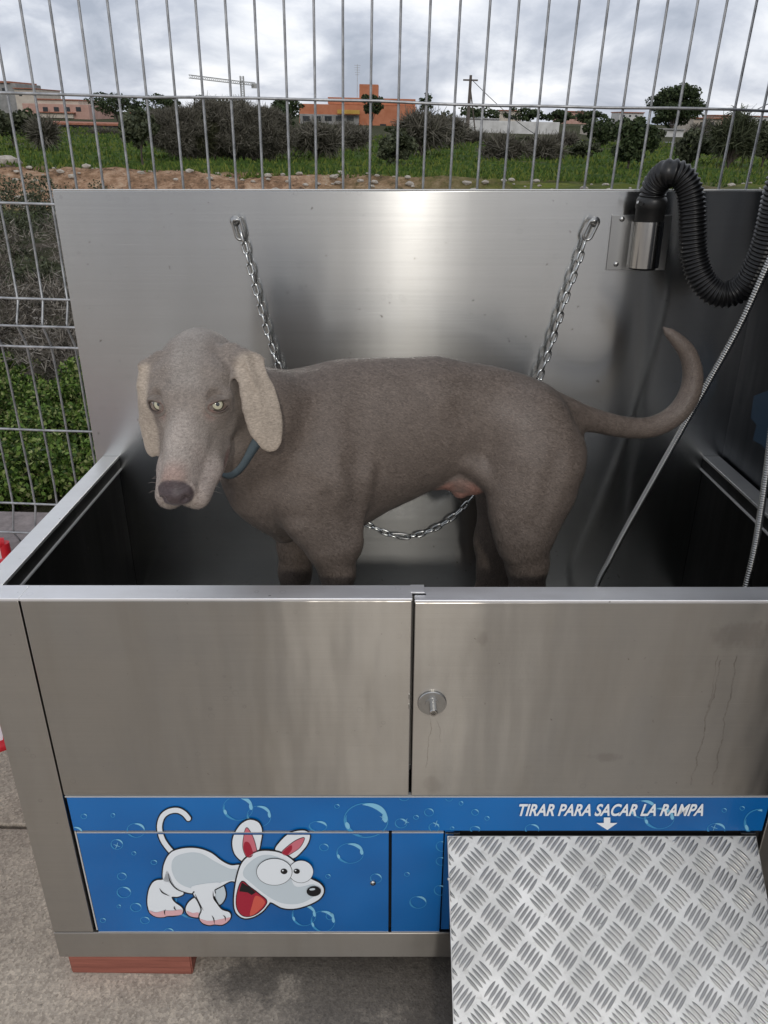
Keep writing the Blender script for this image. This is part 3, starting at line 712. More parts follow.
# ================================================================== the dog (one continuous body, grown from blended volumes)
VOX = .0029
class SDF:
    def __init__(s, lo, hi, h):
        s.lo = np.array(lo, dtype=np.float32); s.h = h
        s.n = np.ceil((np.array(hi)-np.array(lo))/h).astype(int)+1
        s.d = np.full(s.n, .06, dtype=np.float32)
    def region(s, lo, hi):
        a = np.maximum(0, np.floor((np.array(lo)-s.lo)/s.h).astype(int)); b = np.minimum(s.n, np.ceil((np.array(hi)-s.lo)/s.h).astype(int)+1)
        if (b <= a).any(): return None
        g = np.meshgrid(*[s.lo[i]+s.h*np.arange(a[i], b[i], dtype=np.float32) for i in range(3)], indexing='ij')
        return tuple(slice(a[i], b[i]) for i in range(3)), g
    def cone(s, a, b, ra, rb, k=.012, n=None, fl=1.0, sub=False):
        """round cone a-b; fl<1 flattens it along direction n"""
        a = np.array(a, dtype=np.float32); b = np.array(b, dtype=np.float32); m = max(ra, rb)+.055+k
        rg_ = s.region(np.minimum(a, b)-m, np.maximum(a, b)+m)
        if rg_ is None: return
        sl, g = rg_
        p = np.stack(g, -1)-a; ab = b-a; L2 = float(ab@ab)
        if n is not None:
            n = np.array(n, dtype=np.float32); n = n/np.linalg.norm(n)
            if L2 > 0: n = n-ab*(n@ab)/L2
            nn = np.linalg.norm(n)
            if nn > 1e-4: n = n/nn; p = p+(p@n)[..., None]*n*(1/fl-1)
        t = np.clip((p@ab)/L2, 0, 1) if L2 > 1e-12 else np.zeros(p.shape[:3], dtype=np.float32)
        d = (np.linalg.norm(p-t[..., None]*ab, axis=-1)-(ra+(rb-ra)*t))
        if n is not None: d = np.where(d > 0, d*(.5+.5*fl), d*fl) if fl > .5 else d*max(fl, .4)
        D0 = s.d[sl]
        if sub:
            h = np.maximum(k-np.abs(D0+d), 0)/k; s.d[sl] = np.maximum(D0, -d)+h*h*k*.25
        else:
            h = np.maximum(k-np.abs(D0-d), 0)/k; s.d[sl] = np.minimum(D0, d)-h*h*k*.25
    def mesh(s):
        d = s.d; I = d < 0
        nx, ny, nz = d.shape
        c = [I[i:nx-1+i, j:ny-1+j, k:nz-1+k] for i in (0, 1) for j in (0, 1) for k in (0, 1)]
        cnt = sum(x.astype(np.int8) for x in c); act = (cnt > 0) & (cnt < 8)
        idx = np.full(act.shape, -1, dtype=np.int64); ii = np.argwhere(act); idx[act] = np.arange(len(ii))
        acc = np.zeros((len(ii), 3)); w = np.zeros(len(ii))
        X, Y, Z = ii.T; corners = [(i, j, k) for i in (0, 1) for j in (0, 1) for k in (0, 1)]
        for a in corners:
            for ax in range(3):
                if a[ax]: continue
                b = list(a); b[ax] = 1
                da = d[X+a[0], Y+a[1], Z+a[2]]; db = d[X+b[0], Y+b[1], Z+b[2]]; m = (da < 0) != (db < 0)
                t = np.where(m, da/np.where(m, da-db, 1), 0); pt = np.array(a, float)[None]+0*acc; pt[:, ax] += t
                acc[m] += pt[m]; w[m] += 1
        V = (ii+acc/w[:, None])*s.h+s.lo
        F = []
        for ax in range(3):
            o = [1, 2] if ax == 0 else ([2, 0] if ax == 1 else [0, 1])
            sl0 = [slice(1, -1)]*3; sl1 = [slice(1, -1)]*3; sl0[ax] = slice(0, -1); sl1[ax] = slice(1, None)
            A0 = I[tuple(sl0)]; A1 = I[tuple(sl1)]; e = np.argwhere(A0 != A1); flip = A0[tuple(e.T)]
            e = e+1; e[:, ax] -= 1
            u_, v_ = np.zeros(3, int), np.zeros(3, int); u_[o[0]] = 1; v_[o[1]] = 1
            q_ = [idx[tuple((e-u_-v_).T)], idx[tuple((e-v_).T)], idx[tuple(e.T)], idx[tuple((e-u_).T)]]
            Q = np.stack(q_, 1); Q[~flip] = Q[~flip][:, ::-1]; F.append(Q)
        return V, np.concatenate(F)

def np3(v): return np.array((v[0], v[1], v[2]), dtype=np.float64)
FLOOR = .441
S = SDF((-.42, -.12, .432), (.66, .60, 1.20), VOX)
def pc(lst, k=.03, n=None, fl=1.0, px=True):
    """chain of cones through (u, v, Y, radius in photo pixels)"""
    for a, b in zip(lst, lst[1:]):
        ra = a[3]*pxm(*a[:3]); rb = b[3]*pxm(*b[:3]); S.cone(PY(*a[:3]), PY(*b[:3]), ra, rb, k, n, fl)
YV = (0, 1, 0)
# trunk
pc([(300, 452, .275, 82), (350, 443, .29, 78), (400, 431, .30, 66), (440, 422, .31, 56), (482, 422, .32, 50), (520, 430, .33, 47), (540, 440, .335, 44)], .03, YV, .66)
pc([(350, 399, .285, 31), (430, 395, .305, 29), (505, 408, .325, 28)], .03)            # back muscles
pc([(288, 474, .265, 58), (330, 490, .28, 46)], .03, YV, .8)                      # chest
pc([(264, 494, .245, 30), (284, 528, .265, 15)], .02)                                # breastbone
# neck
pc([(300, 440, .265, 60), (262, 422, .215, 52), (226, 402, .155, 44)], .03, YV, .85)
pc([(250, 480, .215, 21), (228, 448, .145, 20)], .02)
# near fore limb
pc([(318, 420, .235, 40), (322, 470, .205, 40), (312, 520, .195, 24)], .025, YV, .62)
pc([(300, 500, .19, 26), (336, 545, .205, 24)], .02, YV, .7)
pc([(340, 480, .205, 32), (347, 538, .21, 14)], .02, YV, .6)                          # triceps
pc([(339, 545, .21, 18), (338, 572, .212, 16.5), (337, 604, .214, 13)], .012)
pc([(302, 522, .188, 17), (322, 550, .195, 14), (336, 574, .205, 15)], .012)
pc([(351, 543, .212, 7), (352, 549, .212, 6.5)], .012)
def leg_down(u, v, Y, rpx, dx, dy, hind=False):
    a = PY(u, v, Y); r = rpx*pxm(u, v, Y)
    if hind:      # hock, then the near-vertical shank to the paw
        hk = Vector((a.x+.012, a.y, .60)); S.cone(a, hk, r, .020, .012); S.cone(hk+Vector((.012, 0, .008)), hk, .012, .018, .012)
        e = Vector((hk.x-.012, hk.y, .468)); S.cone(hk, e, .018, .0165, .01)
    else:
        wr = Vector((a.x, a.y, .585)); S.cone(a, wr, r, .0215, .012)
        e = Vector((wr.x-.008, wr.y-.002, .468)); S.cone(wr, e, .0195, .018, .01)
    for i, o in enumerate((-.019, -.0065, .0065, .019)):   # four toes
        f = .034 if i in (1, 2) else .026
        S.cone(e+Vector((-.004, o*.8, -.006)), e+Vector((-f, o, -.014)), .0145, .0125, .006)
    S.cone(e+Vector((.006, 0, -.010)), e+Vector((-.014, 0, -.014)), .018, .016, .008)
leg_down(336, 604, .214, 14.5, 0, 0)
# far fore limb
pc([(300, 500, .345, 32), (296, 545, .35, 18), (295, 572, .35, 15.5), (296, 598, .35, 13)], .014)
leg_down(297, 598, .35, 14, 0, 0)
# near hind limb
pc([(530, 430, .275, 42), (537, 462, .262, 43), (528, 500, .25, 35), (523, 532, .25, 27)], .03, YV, .72)
pc([(508, 470, .27, 22), (512, 515, .25, 18), (519, 545, .25, 20)], .02)                 # knee / flank side
pc([(560, 450, .28, 22), (553, 492, .262, 18), (540, 530, .26, 16)], .02)                # back of the thigh
pc([(524, 530, .252, 27), (527, 562, .258, 20.5), (527, 592, .262, 17)], .015)
leg_down(527, 592, .262, 17, 0, 0, True)
# far hind limb
pc([(522, 440, .40, 38), (510, 490, .42, 32), (497, 540, .43, 21), (492, 590, .435, 16)], .02, YV, .8)
leg_down(492, 590, .435, 16, 0, 0, True)
# tail
TL = [(556, 412, .335, 17), (576, 416, .345, 11.5), (600, 422, .36, 9.6), (626, 427.5, .375, 8.8), (652, 427, .385, 8.5), (674, 416, .39, 8.5), (688, 398, .39, 8.4), (693, 376, .39, 7.8), (688, 354, .388, 6.4), (677, 340, .385, 4.4), (665, 329, .383, 1.6)]
tp = catmull([(a[0], a[1], 0) for a in TL], 3); n_ = len(tp)
def itp(i, c): f = i/3; a = min(int(f), len(TL)-2); return TL[a][c]+(TL[a+1][c]-TL[a][c])*(f-a)
pc([(p.x, p.y, itp(i, 2), itp(i, 3)) for i, p in enumerate(tp)], .012)
# sheath and belly fold
pc([(438, 481, .29, 8), (460, 478, .29, 13), (474, 480, .29, 15)], .012)
pc([(466, 484, .287, 11), (460, 491, .285, 7.5)], .01)
pc([(470, 462, .27, 12), (492, 478, .262, 12)], .015)                                # flank fold

# grooves: behind the shoulder, in front of the thigh, neck folds
def groove(lst, r, k=.022):
    for a, b in zip(lst, lst[1:]): S.cone(PY(*a), PY(*b), r, r, k, sub=True)
groove([(360, 405, .183), (360, 465, .165), (363, 525, .170)], .013, .03)
groove([(318, 400, .175), (300, 450, .15)], .008, .03)
for u_r in (392, 410, 428, 446): groove([(u_r+6, 402, .195), (u_r, 440, .188), (u_r-8, 478-(u_r-392)*.35, .195)], .004, .02)
groove([(470, 420, .214), (480, 452, .208)], .016, .045)
groove([(478, 425, .225), (487, 455, .212), (494, 482, .212)], .006)
groove([(562, 455, .193), (545, 520, .183)], .010, .025)
groove([(508, 520, .188), (514, 560, .20)], .005, .02)
groove([(325, 500, .150), (334, 540, .158)], .006, .02)
groove([(240, 478, .135), (252, 510, .165), (270, 540, .20)], .004, .014)
groove([(325, 390, .185), (318, 430, .165)], .004, .02)
# ---- head: local frame x = nose, y = its left, z = crown
HC = PY(196, 381, .115)
Rc, Uc, Bc = Vector((1, 0, 0)), Vector((0, math.sin(PU), math.cos(PU))), Vector((0, -math.cos(PU), math.sin(PU)))
hf = (Rc*-.030+Uc*-.84+Bc*.52).normalized()
hy = (Rc*.98+Uc*-.01+Bc*.05); hy = (hy-hf*hy.dot(hf)).normalized(); hzv = hf.cross(hy)
HM = Matrix((hf, hy, hzv)).transposed()
HS = 1.07
def hp_(x, y, z): return HC+HM @ (Vector((x, y, z))*HS)
def hc(a, b, ra, rb, k=.012, n=None, fl=1.0, sub=False):
    S.cone(hp_(*a), hp_(*b), ra*HS, rb*HS, k, None if n is None else HM @ Vector(n), fl, sub)
hc((-.022, 0, -.003), (.028, 0, -.008), .053, .050, .02)                 # skull
hc((-.042, 0, -.014), (-.01, 0, -.004), .048, .052, .02)
hc((-.050, 0, .020), (.005, 0, .028), .014, .020, .018)                    # crest
for s_ in (-1, 1):
    hc((.015, s_*.028, .018), (.040, s_*.026, .014), .028, .019, .016)
    hc((.034, s_*.034, .020), (.048, s_*.016, .018), .0105, .0095, .010)    # brow
    hc((.000, s_*.034, -.028), (.045, s_*.026, -.034), .036, .028, .02)    # cheek
    hc((.040, s_*.042, -.002), (.062, s_*.030, -.010), .013, .012, .014)
hc((.045, 0, -.012), (.100, 0, -.014), .031, .027, .018)               # muzzle
hc((.095, 0, -.014), (.160, 0, -.016), .027, .0245, .014)
hc((.055, 0, .008), (.162, 0, .000), .0185, .0165, .012, (0, 1, 0), 1.0)  # bridge
for s_ in (-1, 1):
    hc((.075, s_*.020, -.038), (.120, s_*.021, -.044), .0235, .0215, .010)   # flews
    hc((.115, s_*.0215, -.044), (.163, s_*.0175, -.037), .0220, .0190, .008)
    hc((.075, s_*.034, -.050), (.105, s_*.029, -.056), .0135, .012, .008)
    hc((.060, s_*.022, -.050), (.095, s_*.022, -.056), .020, .018, .012)
hc((.020, 0, -.050), (.150, 0, -.060), .030, .015, .010)               # jaw
hc((-.03, 0, -.045), (.03, 0, -.052), .038, .034, .02)                  # throat
hc((.164, 0, -.006), (.179, 0, -.009), .0175, .0145, .006, (0, 0, 1), .85)   # nose pad
for s_ in (-1, 1): hc((.170, s_*.0115, -.010), (.180, s_*.0105, -.012), .0125, .0105, .006)
hc((.180, 0, -.017), (.176, 0, -.030), .011, .006, .006)
for s_ in (-1, 1):
    hc((.198, s_*.0115, -.006), (.186, s_*.0145, -.010), .0048, .0040, .003, sub=True)  # nostrils
    hc((.190, s_*.0165, -.0145), (.180, s_*.019, -.014), .0018, .0018, .002, sub=True)
    hc((.095, s_*.046, -.052), (.150, s_*.038, -.050), .0025, .002, .004, sub=True)
hc((.196, 0, -.020), (.182, 0, -.046), .0014, .0014, .002, sub=True)       # groove under the nose
EYE = [(.0480, s_*.0375, .0075) for s_ in (-1, 1)]
for e in EYE:
    s_ = 1 if e[1] > 0 else -1
    hc((e[0]-.016, e[1]-s_*.010, e[2]+.010), (e[0]-.010, e[1]+s_*.012, e[2]+.006), .0100, .0090, .012)
    hc((e[0]+.006, e[1]+s_*.005, e[2]+.022), (e[0]+.007, e[1]+s_*.006, e[2]+.024), .0125, .0125, .006, sub=True)
for s_ in (-1, 1):
    pass
# stop furrow, creases
hc((.055, 0, .045), (.020, 0, .062), .004, .006, .012, sub=True)
# ears
def ear(lst, n, k=.006, fl=.26):
    for a, b in zip(lst, lst[1:]):
        S.cone(PY(*a[:3]), PY(*b[:3]), a[3]*pxm(*a[:3]), b[3]*pxm(*b[:3]), k, n, fl)
EN = (.35, -.85, .25)
ear([(236, 354, .105, 7), (252, 367, .100, 11), (261, 393, .092, 14), (266, 420, .086, 15.5), (270, 441, .083, 14.5)], EN, .012, .22)
ear([(228, 350, .11, 7), (242, 358, .098, 5), (248, 380, .088, 3.6), (250, 406, .082, 3.2), (256, 434, .080, 2.8)], EN, .012, .6)   # rolled front edge
ear([(155, 362, .10, 7), (146, 378, .095, 8), (146, 402, .088, 9), (149, 427, .083, 10), (151, 450, .080, 10.5)], (-.5, -.8, .2), .012, .25)
ear([(158, 357, .10, 5), (143, 366, .095, 4), (139, 385, .088, 3.5), (143, 410, .08, 3)], EN, .008, .6)
V, F = S.mesh()
# light smoothing of voxel steps
nv = len(V)
E = np.concatenate([F[:, [0, 1]], F[:, [1, 2]], F[:, [2, 3]], F[:, [3, 0]]])
deg = np.bincount(E.ravel(), minlength=nv).astype(float)
def lap(P):
    return np.stack([(np.bincount(E[:, 0], P[E[:, 1], i], nv)+np.bincount(E[:, 1], P[E[:, 0], i], nv))/deg for i in range(3)], 1)
for _ in range(3):
    V = V+.5*(lap(V)-V); V = V-.53*(lap(V)-V)
V = V+.35*(lap(V)-V)
earw = np.zeros(nv)
def chainw(lst, pad):
    best = np.full(nv, 9.)
    for a, b in zip(lst, lst[1:]):
        A_, B_ = np3(PY(*a[:3])), np3(PY(*b[:3])); ab = B_-A_; t = np.clip(((V-A_) @ ab)/(ab @ ab), 0, 1)
        best = np.minimum(best, np.linalg.norm(V-A_-t[:, None]*ab, axis=1)/(pxm(*a[:3])*(a[3]+(b[3]-a[3])*t)*pad))
    return best
for ch_ in ([(256, 385, .097, 20), (267, 420, .086, 22), (269, 440, .083, 20)], [(147, 385, .09, 14), (151, 425, .083, 14), (152, 446, .080, 14)]):
    earw = np.maximum(earw, np.clip((1.25-chainw(ch_, 1.1))/.3, 0, 1))
for _ in range(26):
    V = V+.55*earw[:, None]*(lap(V)-V)
proj = (V-np3(CU)); Cx = proj[:, 0]; Cy = proj @ np3(Uc); Cd = proj @ -np3(Bc); uu = 384+FPX*Cx/Cd; vv = 512-FPX*Cy/Cd
cen = np.interp(vv, [350, 395, 420, 460], [246, 261, 266, 271]); hw_ = np.interp(vv, [350, 395, 420, 460], [12, 15, 16, 14]); s1_ = (uu-cen)/hw_
wr_ = earw*(uu > 225)
V = V+np.outer(wr_*(.0045*s1_**2-.0030+.0065*np.exp(-((s1_+.15)/.22)**2)*np.clip((430-vv)/60, 0, 1)), (-.35, -.85, .25))
# ---- coat colours (true coat colour per region, no light in them)
L = (V-np3(HC)) @ np.array(HM)/HS           # head-local coordinates
proj = (V-np3(CU)); Cx = proj[:, 0]; Cy = proj @ np3(Uc); Cd = proj @ -np3(Bc)
pu = 384+FPX*Cx/Cd; pv = 512-FPX*Cy/Cd       # only used to say which ear / limb a vertex belongs to
def ss(a, b, x): t = np.clip((x-a)/(b-a), 0, 1); return t*t*(3-2*t)
body = np.array((.163, .130, .108)); headc = np.array((.225, .190, .162)); earc = np.array((.40, .335, .27)); muz = np.array((.36, .31, .27))
C_ = np.tile(body, (nv, 1))
def blend(w, col): 
    global C_
    C_ = C_*(1-w[:, None])+np.array(col)*w[:, None]
hd = np.linalg.norm(L*np.array((1, 1, 1)), axis=1)
inhead = (1-ss(.075, .13, np.linalg.norm((L-np.array((.05, 0, 0)))*np.array((.62, 1, 1)), axis=1)))
blend(inhead, headc)
blend(inhead*ss(.05, .10, L[:, 0])*(1-ss(.018, .05, np.abs(L[:, 1])))*ss(-.03, -.005, L[:, 2]), muz)
blend(inhead*ss(.09, .13, L[:, 0])*.7, muz)
blend(inhead*.5*ss(.0, .045, L[:, 2])*(1-ss(.01, .03, np.abs(L[:, 1])))*(1-ss(.03, .06, L[:, 0])), (.33, .30, .27))
for e in EYE:
    de = np.linalg.norm((L-np.array(e)-np.array((.004, 0, 0)))*np.array((1, 1, 1)), axis=1)
    blend(.40*(1-ss(.014, .030, de)), (.13, .095, .075))
    di = np.linalg.norm((L-np.array((e[0]+.010, e[1]*.62, e[2]-.006)))*np.array((1, 1, 1.0)), axis=1)
    blend(.65*(1-ss(.006, .020, di)), (.26, .085, .06))
blend(ss(.138, .165, L[:, 0])*(1-ss(.008, .024, np.abs(L[:, 1])))*ss(-.012, .0, L[:, 2])*inhead*.55, (.29, .165, .13))
flw = ss(.10, .13, L[:, 0])*ss(.014, .024, np.abs(L[:, 1]))*inhead
blend(flw*.6, (.42, .35, .31))
dots = (np.sin(L[:, 0]*900)*np.sin(L[:, 2]*800+L[:, 0]*300) > .55)*flw
blend(dots*.45, (.16, .115, .10))
blend((1-ss(.007, .014, np.linalg.norm((L-np.array((.088, .036, -.052)))*np.array((.6, 1, 1)), axis=1)))*.55, (.26, .13, .11))
nose = (1-ss(.92, 1.06, np.sqrt(((L[:, 0]-.186)/.024)**2+(L[:, 1]/.0262)**2+((L[:, 2]+.008)/.024)**2)))
blend(nose, (.078, .058, .060))
lip = (1-ss(.004, .010, np.abs(L[:, 2]+.051)))*ss(.07, .09, L[:, 0])*(hd < .24)*(np.abs(L[:, 1]) > .02)
blend(lip*.5, (.14, .08, .07))
def nearchain(lst, pad):
    best = np.full(nv, 9.)
    for a, b in zip(lst, lst[1:]):
        A_, B_ = np3(PY(*a[:3])), np3(PY(*b[:3])); ab = B_-A_; t = np.clip(((V-A_) @ ab)/(ab @ ab), 0, 1)
        d_ = np.linalg.norm(V-A_-t[:, None]*ab, axis=1)/(pxm(*a[:3])*(a[3]+(b[3]-a[3])*t)*pad); best = np.minimum(best, d_)
    return best
e1_ = nearchain([(250, 368, .100, 15), (261, 395, .092, 20), (267, 420, .086, 20), (269, 440, .083, 18)], 1.1)
e2_ = nearchain([(148, 374, .095, 10), (147, 400, .088, 13), (151, 425, .083, 13), (152, 446, .080, 13)], 1.1)
skull = np.linalg.norm(L*np.array((.8, 1, 1)), axis=1)
ew = np.maximum(1-ss(.75, 1.25, e1_), (1-ss(.75, 1.25, e2_)))*ss(.060, .068, skull+.0*hd)
blend(ew, earc)
sh = nearchain([(438, 481, .29, 10), (460, 478, .29, 14), (474, 481, .29, 16), (460, 491, .285, 9)], 1.05)
blend((1-ss(.85, 1.1, sh))*.9, (.34, .175, .135))
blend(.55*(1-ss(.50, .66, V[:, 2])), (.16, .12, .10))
me = bpy.data.meshes.new('dog_body'); me.from_pydata([tuple(x) for x in (V-np3(PY(400, 430, .30)))], [], F.tolist())
me.polygons.foreach_set('use_smooth', [True]*len(F))
ca = me.color_attributes.new('coat', 'FLOAT_COLOR', 'POINT'); ca.data.foreach_set('color', np.concatenate([C_, np.ones((nv, 1))], 1).astype(np.float32).ravel())
ga = me.attributes.new('gloss', 'FLOAT', 'POINT'); ga.data.foreach_set('value', nose.astype(np.float32))
coat, nt, b = newmat('short_taupe_coat')
at = N(nt, 'ShaderNodeAttribute', attribute_name='coat'); gl = N(nt, 'ShaderNodeAttribute', attribute_name='gloss')
v_ = texco(nt); vfur = texco(nt, (210, 210, 520)); f1 = noise(nt, vfur, 1.0, 3, .6); f2 = noise(nt, v_, 26, 5, .65); f3 = noise(nt, v_, 420, 2, .6)
mul = mth(nt, 'MULTIPLY', maprange(nt, f1, .3, .7, .74, 1.26), maprange(nt, f2, .3, .7, .84, 1.16))
mul = mth(nt, 'MULTIPLY', mul, maprange(nt, f3, .3, .7, .92, 1.08))
scl = N(nt, 'ShaderNodeVectorMath', operation='SCALE'); nt.links.new(at.outputs['Color'], scl.inputs[0]); nt.links.new(mul, scl.inputs[3])
nt.links.new(scl.outputs[0], b.inputs['Base Color'])
nt.links.new(maprange(nt, gl.outputs['Fac'], 0, 1, .55, .33), b.inputs['Roughness'])
b.inputs['Specular IOR Level'].default_value = .35
b.inputs['Sheen Weight'].default_value = .12; b.inputs['Sheen Roughness'].default_value = .4; b.inputs['Sheen Tint'].default_value = (.85, .78, .72, 1)
bump(nt, b, mth(nt, 'ADD', f1, mth(nt, 'MULTIPLY', f2, 1.6)), .30, .003)
me.materials.append(coat)
dog = bpy.data.objects.new('dog', me); COL.objects.link(dog)
place(dog, None, PY(400, 430, .30), True)
tag(dog, 'grey-brown weimaraner standing in the tub with its head turned towards the viewer', 'dog')
# ---- short hair lying along the body
fr = np.random.RandomState(11)
Fv = V[F]; c1_ = np.cross(Fv[:, 2]-Fv[:, 0], Fv[:, 3]-Fv[:, 1]); ar = np.linalg.norm(c1_, axis=1)/2; nf = c1_/(2*ar[:, None]+1e-12)
bad = nose[F].max(1) > .3
for e in EYE: bad |= np.linalg.norm(L[F].mean(1)-np.array(e)-np.array((.0, 0, .004)), axis=1) < .0160
bad |= V[F].mean(1)[:, 2] < .50
pr_ = np.where(bad, 0, ar)*(1-.85*np.maximum(ew, earw)[F].mean(1)); NH = 300000
fi = fr.choice(len(F), NH, p=pr_/pr_.sum()); a_, b2_ = fr.rand(NH, 1), fr.rand(NH, 1)
Q = Fv[fi]; root_ = (Q[:, 0]*(1-a_)+Q[:, 1]*a_)*(1-b2_)+(Q[:, 3]*(1-a_)+Q[:, 2]*a_)*b2_; nn_ = nf[fi]
Lh = (root_-np3(HC)) @ np.array(HM)/HS; hw2 = 1-ss(.09, .17, np.linalg.norm(Lh-np.array((.04, 0, 0)), axis=1)); ewf = ew[F[fi, 0]]
dirn = np.tile(np.array((.85, 0, -.45)), (NH, 1)); lowm = ss(.86, .70, root_[:, 2]) if False else 1-ss(.70, .86, root_[:, 2])
dirn = dirn*(1-lowm[:, None])+np.array((.15, 0, -1.0))*lowm[:, None]
tailm = ss(PY(575, 420, .34).x, PY(600, 420, .36).x, root_[:, 0]); ctr = np3(PY(640, 370, .385)); rel = root_-ctr
tdir = np.stack([-rel[:, 2], 0*rel[:, 0], rel[:, 0]], 1); tdir /= np.linalg.norm(tdir, axis=1)[:, None]+1e-9
dirn = dirn*(1-tailm[:, None])+tdir*tailm[:, None]
dirn = dirn*(1-hw2[:, None])+(-np3(hf)[None]+.35*np.sign(Lh[:, 1:2])*np3(hy)[None])*hw2[:, None]
dirn = dirn*(1-ewf[:, None])+np.array((.05, 0, -1.0))*ewf[:, None]
dirn += fr.normal(0, .22, (NH, 3)); dirn -= nn_*(dirn*nn_).sum(1)[:, None]; dirn /= np.linalg.norm(dirn, axis=1)[:, None]+1e-9
sdv = np.cross(dirn, nn_); Lg = (.0045+.0035*fr.rand(NH, 1))*(1-.45*hw2[:, None])*(1-.45*np.maximum(ewf, earw[F[fi, 0]])[:, None]); Wd = .00030+.00018*fr.rand(NH, 1)
tip = root_+dirn*Lg+nn_*Lg*(.09+.10*fr.rand(NH, 1)); r0 = root_-nn_*.0004
HV = np.stack([r0-sdv*Wd, r0+sdv*Wd, tip], 1).reshape(-1, 3)-np3(PY(400, 430, .30))
hm_ = bpy.data.meshes.new('coat_hair'); hm_.vertices.add(NH*3); hm_.vertices.foreach_set('co', HV.astype(np.float32).ravel()); hm_.loops.add(NH*3); hm_.loops.foreach_set('vertex_index', np.arange(NH*3, dtype=np.int32))
hm_.polygons.add(NH); hm_.polygons.foreach_set('loop_start', np.arange(0, NH*3, 3, dtype=np.int32)); hm_.polygons.foreach_set('use_smooth', np.ones(NH, dtype=bool)); hm_.update(); hm_.validate()
vcol = C_[F[fi, 0]]*(1+.32*fr.normal(0, 1, (NH, 1))).clip(.40, 2.2)*1.10
hca = hm_.color_attributes.new('coat', 'FLOAT_COLOR', 'POINT'); hca.data.foreach_set('color', np.repeat(np.concatenate([vcol, np.ones((NH, 1))], 1), 3, axis=0).astype(np.float32).ravel())
hm_.normals_split_custom_set_from_vertices(np.repeat((nn_+.25*dirn)/np.linalg.norm(nn_+.25*dirn, axis=1)[:, None], 3, axis=0).tolist())
hmat, nt, b = newmat('taupe_hair'); at = N(nt, 'ShaderNodeAttribute', attribute_name='coat'); nt.links.new(at.outputs['Color'], b.inputs['Base Color']); b.inputs['Roughness'].default_value = .42; b.inputs['Specular IOR Level'].default_value = .55
hm_.materials.append(hmat); ho = bpy.data.objects.new('short_hair', hm_); COL.objects.link(ho); ho.parent = dog; ho['kind'] = 'stuff'
